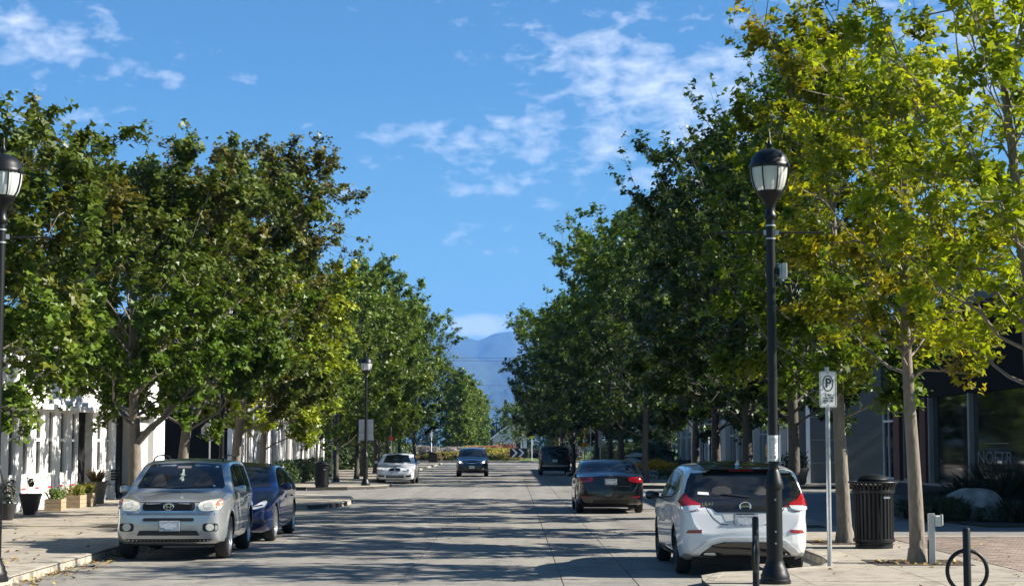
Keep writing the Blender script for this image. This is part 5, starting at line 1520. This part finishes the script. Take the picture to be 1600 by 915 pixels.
car.patch('hanging_charm', 'F', [(-.03, 1.47), (.0, 1.47), (.015, 1.38), (.045, 1.36), (.012, 1.34), (.03, 1.27), (.0, 1.25), (-.02, 1.30), (-.05, 1.28), (-.02, 1.36), (-.05, 1.37), (-.02, 1.40)], mat('pale charm', (.30, .36, .30), .7), .008, step=.05, parent=ws)
car.patch('sticker', 'F', [(.49, 1.50), (.54, 1.50), (.54, 1.53), (.49, 1.53)], white_m, .007, step=.1, parent=ws)
car.patch('sticker', 'F', [(.50, 1.16), (.54, 1.15), (.55, 1.17), (.51, 1.18)], white_m, .007, step=.1, parent=ws)
for x0, x1 in ((-.52, -.22), (.2, .52)):
    car.patch('seat_shape', 'F', [(x0, 1.15), (x0 + .06, 1.30), (x0 + .12, 1.38), (x1 - .12, 1.38), (x1 - .05, 1.30), (x1, 1.15)], mat('dim seat', (.02, .02, .022), .6), .0055, step=.07, parent=ws, smooth=1)  # seats inside the car, shown as dark shapes laid on the opaque glass
car.patch('dash_strip', 'F', [(-.4, 1.145), (.15, 1.135), (.15, 1.15), (-.4, 1.165)], seat_m, .006, step=.1, parent=ws)
# side glass
for ax in 'RL':
    car.patch('side_window', ax, [(1.42, 1.06), (2.02, 1.06), (2.02, 1.52), (1.95, 1.535), (1.80, 1.50)], carglass_m, .004, smooth=0)
    car.patch('side_window', ax, [(2.08, 1.06), (2.86, 1.07), (2.86, 1.53), (2.08, 1.54)], carglass_m, .004)
    car.patch('side_window', ax, [(2.94, 1.08), (3.70, 1.12), (3.62, 1.46), (3.50, 1.52), (2.94, 1.53)], carglass_m, .004)
    car.patch('window_trim', ax, [(1.28, 1.035), (3.78, 1.085), (3.78, 1.10), (1.36, 1.052)], trim_m, .007)
    car.patch('side_moulding', ax, [(1.26, .50), (2.88, .50), (2.88, .60), (1.26, .60)], silver_p, .014, step=.1)
    car.patch('wheel_flare', ax, [(.84 + .46 * math.cos(a), .35 + .46 * math.sin(a)) for a in [PI*k/14 for k in range(15)]] + [(.84 + .405 * math.cos(a), .35 + .405 * math.sin(a)) for a in [PI*(14-k)/14 for k in range(15)]], silver_p, .012, step=.05)
    car.patch('wheel_flare', ax, [(3.33 + .46 * math.cos(a), .35 + .46 * math.sin(a)) for a in [PI*k/14 for k in range(15)]] + [(3.33 + .405 * math.cos(a), .35 + .405 * math.sin(a)) for a in [PI*(14-k)/14 for k in range(15)]], silver_p, .012, step=.05)
doors(car, 1.24, 3.02, 2.06, .42, 1.03, silver_p)
# front
car.patch('grille', 'F', rrect(-.40, .40, .775, .90, .035), trim_m, .004)
q = MB()
for z in (.802, .832, .862):
    car.patch('grille_bar', 'F', [(-.36, z - .006), (.36, z - .006), (.36, z + .006), (-.36, z + .006)], black2_m, .016, step=.12)
emblem_ring(car, 'F', 0, .84, .075, .05, chrome_m, cross=True)
car.patch('grille_surround', 'F', [(-.43, .755), (.43, .755), (.43, .77), (-.43, .77)], chrome_m, .006, step=.12)
for s_ in (-1, 1):
    hl = car.patch('headlight', 'F', [(s_ * a, b) for a, b in [(.47, .775), (.44, .88), (.58, .935), (.76, .955), (.80, .93), (.80, .84), (.74, .785), (.60, .765)]], lens_m, .012, smooth=1, step=.05)
    car.patch('indicator', 'F', [(s_ * a, b) for a, b in [(.73, .80), (.80, .85), (.80, .94), (.745, .945), (.71, .88)]], amber_m, .014, smooth=1, step=.05, parent=hl)
    car.patch('reflector_bowl', 'F', ellipse(s_ * .60, .85, .065, .055, 16), mat('dull bowl', (.35, .36, .34), .35), .0135, step=.05, parent=hl)
    car.patch('fog_recess', 'F', rrect(s_ * .64 - .115, s_ * .64 + .115, .46, .585, .04), trim_m, .003, step=.05)
    car.patch('fog_light', 'F', ellipse(s_ * .635, .525, .062, .055, 16), lens_m, .012, step=.05)
car.patch('bumper_line', 'F', [(-.80, .715), (.80, .715), (.80, .738), (-.80, .738)], mat('blue-grey trim', (.10, .11, .13), .5), .003, step=.09)  # thin blue-grey strip across the front bumper
car.patch('upper_intake', 'F', rrect(-.39, .39, .615, .665, .02), trim_m, .004)
car.patch('lower_intake', 'F', [(-.48, .40), (.48, .40), (.44, .475), (-.44, .475)], trim_m, .004)
car.patch('skid_trim', 'F', [(-.62, .30), (.62, .30), (.66, .345), (-.66, .345)], black2_m, .004)
plate(car, 'F', .02, .545, .31, .155)
seam(car, 'bonnet_seam', 'F', [(-.46, .905), (.46, .905)], .012)
for s_ in (-1, 1): seam(car, 'bonnet_seam', 'T', [(s_ * .72, car.y(.2)), (s_ * .755, car.y(.6)), (s_ * .74, car.y(1.02))], .010)
car.mirror_boxes(1.46, 1.10, silver_p, (.19, .12, .155), .03)
for sx in (-1, 1):
    P = [(sx * .565, car.y(y), z) for y, z in ((1.95, 1.62), (2.02, 1.675), (2.3, 1.72), (3.0, 1.73), (3.55, 1.70), (3.65, 1.64))]
    MB().tube(P, .014, 8).build('roof_rail', black2_m, car.root, smooth=60)
MB().tube([(.62, car.y(1.5), 1.45), (.66, car.y(1.62), 1.62), (.69, car.y(1.75), 1.80)], .004, 4).build('antenna', black2_m, car.root)
MB().box(-.7, .7, car.y(.4), car.y(3.9), .22, .34).build('underbody', black2_m, car.root)

def squash(o, z0, k):
    for c in KIDS.get(o.name, []):
        if c.type == 'MESH' and c.location.length < 1e-6 and not c.name.startswith('wheel'):
            for v in c.data.vertices:
                if v.co.z > z0: v.co.z = z0 + (v.co.z - z0) * k
            squash(c, z0, k)
squash(car.root, .88, .86)

# ---- deep blue electric saloon behind it
sp = dict(L=4.7, W=1.85, wr=.335, ww=.22, axles=(.84, 3.72), gap=.035, tumble=.45, crown=.04, spokes=7, rimr=.72,
  top=[(0, .50), (.03, .62), (.12, .70), (.4, .80), (.9, .90), (1.15, .955), (1.9, 1.33), (2.3, 1.43), (2.7, 1.445), (3.3, 1.37), (4.0, 1.10), (4.4, 1.03), (4.62, .98), (4.7, .7)],
  belt=[(0, .48), (.03, .58), (.12, .65), (.4, .74), (.9, .84), (1.6, .90), (3.6, .96), (4.4, .95), (4.65, .88), (4.7, .66)],
  bot=[(0, .30), (.06, .22), (.3, .17), (4.3, .18), (4.7, .35)],
  hw=[(0, .55), (.02, .66), (.08, .77), (.2, .84), (.5, .90), (.9, .922), (3.8, .925), (4.4, .86), (4.6, .78), (4.7, .6)])
car = Car('parked_car', sp, 'deep blue saloon parked behind the silver SUV', blue_p, (-5.35, 34.15, 0), math.radians(.6))
car.patch('windscreen', 'F', [(-.74, .985), (-.60, 1.34), (0, 1.40), (.60, 1.34), (.74, .985), (0, .965)], carglass_m, .004, smooth=0)
car.patch('roof_glass', 'T', [(-.56, 2.0), (.56, 2.0), (.52, 3.6), (-.52, 3.6)], carglass_m, .004, step=.12)
for ax in 'RL':
    car.patch('side_window', ax, [(1.50, .96), (2.45, .975), (2.45, 1.33), (2.2, 1.335), (1.9, 1.24)], carglass_m, .004)
    car.patch('side_window', ax, [(2.51, .975), (3.35, .99), (3.62, 1.02), (3.2, 1.24), (2.9, 1.31), (2.51, 1.335)], carglass_m, .004)
    car.patch('window_trim', ax, [(1.42, .935), (3.7, .985), (3.7, .998), (1.46, .95)], black2_m, .007)
doors(car, 1.36, 3.42, 2.46, .32, .90, blue_p)
for s_ in (-1, 1):
    hl = car.patch('headlight', 'F', [(s_ * a, b) for a, b in [(.40, .615), (.60, .66), (.72, .745), (.80, .76), (.815, .70), (.77, .64), (.60, .60)]], lensclear_m, .010, smooth=1, step=.05)
    car.patch('lens_strip', 'F', [(s_ * a, b) for a, b in [(.55, .635), (.75, .67), (.74, .69), (.55, .65)]], trim_m, .012, step=.05, parent=hl)
    car.patch('fog_recess', 'F', [(s_ * a, b) for a, b in [(.62, .34), (.80, .36), (.78, .40), (.64, .38)]], trim_m, .004, step=.05)
car.patch('lower_intake', 'F', [(-.55, .26), (.55, .26), (.48, .36), (-.48, .36)], trim_m, .004)
seam(car, 'bonnet_seam', 'F', [(-.6, .655), (.6, .655)], .010)
car.mirror_boxes(1.62, .99, blue_p, (.20, .11, .13), .05)
MB().box(-.75, .75, car.y(.4), car.y(4.3), .16, .3).build('underbody', black2_m, car.root)

# ---- white electric hatchback, rear towards the camera
sp = dict(L=4.48, W=1.79, wr=.325, ww=.21, axles=(.90, 3.60), gap=.04, tumble=.34, crown=.035, spokes=5, rimr=.68, rimmat='dark',
  top=[(0, .55), (.03, .70), (.12, .80), (.4, .90), (.9, 1.01), (1.1, 1.05), (1.85, 1.42), (2.2, 1.51), (2.8, 1.55), (3.4, 1.53), (3.82, 1.485), (3.98, 1.46), (4.02, 1.42), (4.20, 1.18), (4.30, 1.06), (4.38, .99), (4.42, .90), (4.45, .76), (4.48, .62)],
  belt=[(0, .52), (.03, .66), (.12, .74), (.4, .82), (1.0, .93), (2.2, .98), (3.3, 1.04), (3.9, 1.06), (4.2, 1.0), (4.36, .92), (4.44, .78), (4.48, .60)],
  bot=[(0, .32), (.08, .24), (.3, .18), (3.9, .20), (4.2, .26), (4.4, .30), (4.48, .40)],
  hw=[(0, .55), (.02, .66), (.08, .76), (.2, .82), (.5, .87), (.9, .89), (3.0, .892), (3.7, .895), (4.0, .885), (4.2, .865), (4.32, .835), (4.40, .79), (4.45, .73), (4.48, .62)])
car = Car('parked_car', sp, 'white electric hatchback parked tail to camera behind the street lamp', white_p, (3.14, 25.75, 0), PI + math.radians(.5))
leafc = car
# in local axes the tail is +y; seen from behind, local -x is the picture's right after the half turn
hatch = car.patch('rear_window', 'B', [(-.70, .985), (-.775, 1.03), (-.80, 1.14), (-.745, 1.30), (-.69, 1.40), (-.62, 1.44), (0, 1.458), (.62, 1.44), (.69, 1.40), (.745, 1.30), (.80, 1.14), (.775, 1.03), (.70, .985), (.45, .925), (.40, .88), (-.40, .88), (-.45, .925)], carglass_m, .004, step=.06)
car.patch('black_tailgate_band', 'B', [(-.72, 1.0), (-.43, .925), (-.38, .872), (.38, .872), (.43, .925), (.72, 1.0), (.715, 1.055), (.35, 1.045), (-.35, 1.045), (-.715, 1.055)], paint('gloss black', (.008, .008, .009)), .008, step=.06)
sc = car.patch('rear_wiper', 'B', [(-.06, 1.062), (.30, 1.105), (.30, 1.115), (-.06, 1.08)], trim_m, .02, step=.08)
for s_ in (-1, 1):
    tl = car.patch('tail_light', 'B', [(s_ * a, b) for a, b in [(.60, .985), (.71, 1.025), (.795, 1.12), (.815, 1.115), (.825, 1.05), (.86, 1.02), (.865, .955), (.72, .955), (.62, .965)]], redlens_m, .016, step=.04)
    car.patch('reverse_lens', 'B', [(s_ * a, b) for a, b in [(.60, .96), (.86, .95), (.85, .905), (.72, .895), (.63, .92)]], lensclear_m, .018, step=.04, parent=tl)
    car.patch('tail_light', 'L' if s_ < 0 else 'R', [(4.08, 1.02), (4.18, 1.10), (4.30, 1.0), (4.42, .93), (4.20, .95)], redlens_m, .010, step=.04)
    car.patch('reflector', 'B', [(s_ * a, b) for a, b in [(.60, .60), (.80, .595), (.77, .640), (.595, .645)]], redlens_m, .008, step=.05)
    seam(car, 'tailgate_seam', 'B', [(s_ * .53, .93), (s_ * .44, .80), (s_ * .33, .715), (0, .70)], .012)
    seam(car, 'bumper_seam', 'B', [(s_ * .62, .90), (s_ * .85, .865)], .008)
car.patch('brake_light', 'B', [(-.17, 1.425), (.17, 1.425), (.17, 1.455), (-.17, 1.455)], redlens_m, .012, step=.08)
car.patch('plate_recess', 'B', [(-.32, .865), (-.24, .70), (.24, .70), (.32, .865)], mat('recess white', (.55, .56, .57), .4), .003, step=.06)
pl_ = plate(car, 'B', 0, .765, .31, .155)
car.patch('diffuser', 'B', [(-.62, .30), (-.60, .33), (-.46, .44), (-.30, .48), (.30, .48), (.46, .44), (.60, .33), (.62, .30), (.3, .27), (-.3, .27)], paint('gloss black', (.008, .008, .009)), .012, step=.06, smooth=0)
car.patch('bumper_ridge', 'B', [(-.70, .33), (-.50, .475), (-.30, .515), (.30, .515), (.50, .475), (.70, .33), (.73, .34), (.53, .50), (.32, .545), (-.32, .545), (-.53, .50), (-.73, .34)], white_p, .022, step=.06)
car.patch('number_light', 'B', [(-.12, .845), (.12, .845), (.12, .86), (-.12, .86)], trim_m, .01, step=.1)
e = emblem_ring(car, 'B', 0, .955, .074, .060, chrome_m, bar=True)
# letters: from behind the car local x is mirrored by the half turn, so the text faces +y
TB = Matrix(((-1, 0, 0, 0), (0, 0, 1, 0), (0, 1, 0, 0), (0, 0, 0, 1)))
h, nr, d = car.hit('B', .48, .985)
text_obj('lettering', 'LEAF', .062, chrome_m, car.root, Matrix.Translation((.50, h.y + .028, .985)) @ TB @ Matrix.Diagonal((1.3, 1, 1, 1)), .002)
h, nr, d = car.hit('B', 0, .955)
text_obj('lettering', 'NISSAN', .026, print_m, car.root, Matrix.Translation((0, h.y + .021, .954)) @ TB @ Matrix.Diagonal((1.2, 1, 1, 1)), .0008)
car.patch('sticker', 'B', [(.47, 1.10), (.62, 1.11), (.62, 1.145), (.47, 1.135)], platewhite_m, .007, step=.08, parent=hatch)
for x0 in (-.45, .12):
    car.patch('head_restraint', 'B', [(x0 + .02, 1.10), (x0 + .06, 1.22), (x0 + .28, 1.22), (x0 + .32, 1.10)], mat('dim seat', (.02, .02, .022), .6), .0055, step=.06, smooth=1, parent=hatch)
for ax in 'RL':
    car.patch('side_window', ax, [(1.45, 1.0), (2.25, 1.02), (2.25, 1.42), (2.0, 1.40), (1.75, 1.28)], carglass_m, .004)
    car.patch('side_window', ax, [(2.31, 1.02), (3.30, 1.07), (3.36, 1.12), (3.10, 1.39), (2.31, 1.425)], carglass_m, .004)
    car.patch('side_window', ax, [(3.42, 1.13), (3.80, 1.20), (3.55, 1.36), (3.20, 1.385)], carglass_m, .004)
    car.patch('window_trim', ax, [(1.36, .975), (3.3, 1.05), (3.9, 1.17), (3.9, 1.185), (3.28, 1.068), (1.40, .99)], black2_m, .007)
    car.patch('sill_trim', ax, [(1.30, .245), (3.15, .245), (3.15, .30), (1.30, .30)], black2_m, .008)
doors(car, 1.36, 3.30, 2.28, .34, .97, white_p)
car.patch('black_roof', 'T', [(-.50, 2.0), (.50, 2.0), (.52, 3.8), (.45, 3.9), (-.45, 3.9), (-.52, 3.8)], paint('gloss black', (.008, .008, .009)), .005, step=.12)
MB().add([(-.56, car.y(3.88), 1.475), (.56, car.y(3.88), 1.475), (.52, car.y(4.08), 1.462), (-.52, car.y(4.08), 1.462), (-.56, car.y(3.88), 1.445), (.56, car.y(3.88), 1.445), (.52, car.y(4.08), 1.445), (-.52, car.y(4.08), 1.445)], [(0, 3, 2, 1), (4, 5, 6, 7), (0, 1, 5, 4), (1, 2, 6, 5), (2, 3, 7, 6), (3, 0, 4, 7)]).build('spoiler', paint('gloss black', (.008, .008, .009)), car.root, bevel=.01)
MB().add([(-.018, car.y(3.55), 1.52), (.018, car.y(3.55), 1.52), (.012, car.y(3.80), 1.50), (-.012, car.y(3.80), 1.50), (0, car.y(3.78), 1.595)], [(0, 1, 4), (1, 2, 4), (2, 3, 4), (3, 0, 4), (0, 3, 2, 1)]).build('shark_fin', chrome_m, car.root, smooth=60)
car.mirror_boxes(1.62, 1.03, paint('gloss black', (.008, .008, .009)), (.21, .12, .14), .08)
MB().box(-.7, .7, car.y(.4), car.y(4.2), .17, .3).build('underbody', black2_m, car.root)

# ---- black saloon further up on the right
sedan = dict(L=4.5, W=1.80, wr=.325, ww=.21, axles=(.80, 3.56), gap=.035, tumble=.42, crown=.035, spokes=5, rimr=.68,
  top=[(0, .52), (.03, .66), (.1, .72), (.4, .80), (.9, .88), (1.25, .93), (1.95, 1.30), (2.3, 1.395), (2.7, 1.41), (3.1, 1.37), (3.75, 1.09), (3.95, 1.04), (4.3, 1.02), (4.42, .98), (4.47, .80), (4.5, .62)],
  belt=[(0, .50), (.03, .62), (.1, .67), (.4, .74), (.9, .82), (1.6, .90), (3.6, .95), (4.2, .94), (4.42, .88), (4.5, .60)],
  bot=[(0, .34), (.06, .24), (.3, .18), (4.1, .2), (4.4, .26), (4.5, .38)],
  hw=[(0, .56), (.02, .66), (.08, .76), (.2, .82), (.5, .87), (.9, .895), (3.6, .90), (4.1, .87), (4.35, .81), (4.46, .72), (4.5, .6)])
car = Car('parked_car', sedan, 'black saloon parked tail to camera on the right ahead of the hatchback', black_p, (at(949, 800, 47).x, 47.5, 0), PI)
car.patch('rear_window', 'B', [(-.60, 1.08), (-.66, 1.10), (-.50, 1.33), (0, 1.37), (.50, 1.33), (.66, 1.10), (.60, 1.08)], carglass_m, .004, step=.08)
for s_ in (-1, 1):
    car.patch('tail_light', 'B', [(s_ * a, b) for a, b in [(.45, .86), (.46, .94), (.76, .95), (.83, .90), (.82, .80), (.62, .80)]], redlens_m, .010, smooth=1, step=.05)
    car.patch('reflector', 'B', [(s_ * a, b) for a, b in [(.55, .42), (.75, .43), (.75, .46), (.55, .45)]], redlens_m, .01, step=.08)
plate(car, 'B', 0, .83, .31, .155)
emblem_ring(car, 'B', 0, .965, .04, .04, chrome_m)
seam(car, 'boot_seam', 'B', [(-.62, .97), (-.5, .72), (.5, .72), (.62, .97)], .012)
car.patch('diffuser', 'B', [(-.5, .26), (.5, .26), (.46, .36), (-.46, .36)], trim_m, .01)
for ax in 'RL':
    car.patch('side_window', ax, [(1.55, .95), (2.40, .965), (2.40, 1.30), (2.2, 1.30), (1.95, 1.21)], carglass_m, .004)
    car.patch('side_window', ax, [(2.46, .965), (3.45, .985), (3.2, 1.17), (2.95, 1.27), (2.46, 1.30)], carglass_m, .004)
doors(car, 1.42, 3.35, 2.42, .30, .90, black_p)
car.mirror_boxes(1.70, .98, black_p, (.19, .11, .13), .05)
MB().box(-.7, .7, car.y(.4), car.y(4.2), .16, .3).build('underbody', black2_m, car.root)

# ---- white saloon on the left, facing the camera
car = Car('parked_car', sedan, 'white saloon parked facing the camera beyond the side street on the left', white2_p, (at(617, 755, 80).x, 82.2, 0), 0)
car.patch('windscreen', 'F', [(-.66, .975), (-.50, 1.30), (0, 1.35), (.50, 1.30), (.66, .975), (0, .955)], carglass_m, .004)
for s_ in (-1, 1):
    hl = car.patch('headlight', 'F', [(s_ * a, b) for a, b in [(.36, .60), (.38, .68), (.60, .70), (.80, .73), (.80, .66), (.70, .60)]], lensclear_m, .010, smooth=1, step=.05)
    car.patch('lens_ring', 'F', ellipse(s_ * .60, .655, .05, .04, 14), trim_m, .012, step=.05, parent=hl)
    car.patch('kidney_grille', 'F', [(s_ * a, b) for a, b in [(.03, .60), (.02, .70), (.10, .715), (.25, .70), (.27, .62), (.22, .59)]], trim_m, .012, smooth=1, step=.04)
    car.patch('side_intake', 'F', [(s_ * a, b) for a, b in [(.50, .32), (.76, .34), (.76, .42), (.50, .40)]], trim_m, .006, step=.06)
for ax in 'RL':
    car.patch('side_window', ax, [(1.55, .95), (2.40, .965), (2.40, 1.30), (2.2, 1.30), (1.95, 1.21)], carglass_m, .004)
    car.patch('side_window', ax, [(2.46, .965), (3.45, .985), (3.2, 1.17), (2.95, 1.27), (2.46, 1.30)], carglass_m, .004)
doors(car, 1.42, 3.35, 2.42, .30, .90, white2_p)
emblem_ring(car, 'F', 0, .745, .04, .035, blue_p)
car.patch('lower_intake', 'F', [(-.42, .28), (.42, .28), (.40, .40), (-.40, .40)], trim_m, .006)
plate(car, 'F', 0, .47, .31, .155, sm=False)
car.mirror_boxes(1.70, .98, white2_p, (.19, .11, .13), .05)
MB().box(-.7, .7, car.y(.4), car.y(4.2), .16, .3).build('underbody', black2_m, car.root)

# ---- dark crossover coming down the road
cross = dict(L=4.4, W=1.82, wr=.35, ww=.22, axles=(.88, 3.5), gap=.05, tumble=.36, crown=.04, spokes=5, rimr=.66,
  top=[(0, .60), (.03, .80), (.1, .90), (.4, .99), (.9, 1.07), (1.1, 1.11), (1.8, 1.50), (2.1, 1.60), (2.7, 1.65), (3.5, 1.60), (3.9, 1.48), (4.2, 1.15), (4.33, .98), (4.4, .7)],
  belt=[(0, .58), (.03, .74), (.1, .82), (.4, .90), (1.0, .98), (2.2, 1.02), (3.6, 1.08), (4.1, 1.04), (4.3, .9), (4.4, .66)],
  bot=[(0, .38), (.06, .28), (.3, .22), (3.9, .24), (4.4, .42)],
  hw=[(0, .58), (.02, .68), (.08, .78), (.2, .84), (.5, .89), (.9, .905), (3.6, .91), (4.1, .87), (4.3, .80), (4.4, .62)])
car = Car('moving_car', cross, 'dark crossover with bright headlights driving towards the camera', darkgrey_p, (at(737, 742, 98).x, 100.5, 0), 0)
car.patch('windscreen', 'F', [(-.68, 1.14), (-.54, 1.52), (0, 1.57), (.54, 1.52), (.68, 1.14), (0, 1.12)], carglass_m, .004)
for s_ in (-1, 1):
    hl = car.patch('headlight', 'F', [(s_ * a, b) for a, b in [(.46, .74), (.56, .84), (.76, .93), (.80, .86), (.78, .76), (.60, .72)]], lensclear_m, .010, smooth=1, step=.05)
    car.patch('lamp_beam', 'F', ellipse(s_ * .66, .81, .05, .045, 14), mat('headlamp light', (1, 1, 1), .3, emit=(1, .98, .92, 2.5)), .014, step=.05, parent=hl)
    car.patch('fog_trim', 'F', [(s_ * a, b) for a, b in [(.62, .42), (.74, .46), (.80, .60), (.76, .62), (.68, .52), (.60, .46)]], chrome_m if s_ > 0 else trim_m, .008, step=.05)
car.patch('grille', 'F', [(-.42, .80), (-.22, .68), (.22, .68), (.42, .80), (.3, .86), (-.3, .86)], trim_m, .006)
car.patch('grille_bar', 'F', [(-.44, .80), (-.2, .745), (0, .735), (.2, .745), (.44, .80), (.42, .825), (.2, .78), (0, .77), (-.2, .78), (-.42, .825)], chrome_m, .014, step=.06)
emblem_ring(car, 'F', 0, .775, .06, .035, chrome_m)
plate(car, 'F', 0, .54, .31, .155, sm=False)
for ax in 'RL': car.patch('side_window', ax, [(1.5, 1.05), (3.7, 1.12), (3.4, 1.42), (2.0, 1.45)], carglass_m, .004)
car.mirror_boxes(1.62, 1.12, darkgrey_p, (.20, .12, .14), .06)
MB().box(-.7, .7, car.y(.4), car.y(4.0), .22, .34).build('underbody', black2_m, car.root)

# ---- tall dark van on the right, tail to camera
van = dict(L=4.7, W=1.88, wr=.36, ww=.23, axles=(.95, 3.75), gap=.05, tumble=.20, crown=.04, spokes=5, rimr=.62,
  top=[(0, .66), (.03, .86), (.1, .96), (.5, 1.06), (1.0, 1.14), (1.15, 1.2), (1.7, 1.62), (2.0, 1.74), (2.6, 1.78), (4.2, 1.75), (4.5, 1.68), (4.6, 1.35), (4.66, 1.05), (4.7, .8)],
  belt=[(0, .62), (.03, .78), (.1, .86), (.5, .96), (1.1, 1.05), (4.3, 1.10), (4.6, 1.0), (4.7, .74)],
  bot=[(0, .42), (.06, .32), (.3, .27), (4.3, .28), (4.7, .42)],
  hw=[(0, .62), (.02, .72), (.08, .82), (.2, .88), (.5, .93), (.9, .94), (4.2, .94), (4.5, .91), (4.64, .84), (4.7, .7)])
car = Car('parked_van', van, 'tall black SUV tail to camera in deep shade near the roundabout', black_p, (at(867, 742, 103).x, 105.3, 0), PI)
car.patch('rear_window', 'B', [(-.70, 1.12), (-.60, 1.62), (.60, 1.62), (.70, 1.12)], carglass_m, .004)
for s_ in (-1, 1): car.patch('tail_light', 'B', [(s_ * a, b) for a, b in [(.74, .90), (.86, .90), (.86, 1.25), (.78, 1.25)]], redlens_m, .01, step=.06)
plate(car, 'B', 0, .86, .31, .155, sm=False)
car.patch('bumper_strip', 'B', [(-.75, .52), (.75, .52), (.75, .60), (-.75, .60)], galv_m, .02)
for ax in 'RL': car.patch('side_window', ax, [(1.5, 1.14), (4.3, 1.18), (4.25, 1.6), (2.0, 1.62)], carglass_m, .004)
car.mirror_boxes(1.55, 1.2, black_p, (.20, .12, .18), .06)
MB().box(-.7, .7, car.y(.4), car.y(4.3), .27, .4).build('underbody', black2_m, car.root)

# ------------------------------------------------------------------ air
hz = MB().box(-6800, 6800, -150, 13500, -1.7, 1000).build('haze'); hz['kind'] = 'stuff'
hm = bpy.data.materials.new('haze'); hm.use_nodes = True; nt = hm.node_tree; nt.nodes.clear()
pv_ = nt.nodes.new('ShaderNodeVolumePrincipled'); pv_.inputs['Color'].default_value = (.16, .42, 1.0, 1); pv_.inputs['Density'].default_value = .000075
oo = nt.nodes.new('ShaderNodeOutputMaterial'); nt.links.new(pv_.outputs[0], oo.inputs['Volume'])
hz.data.materials.append(hm)
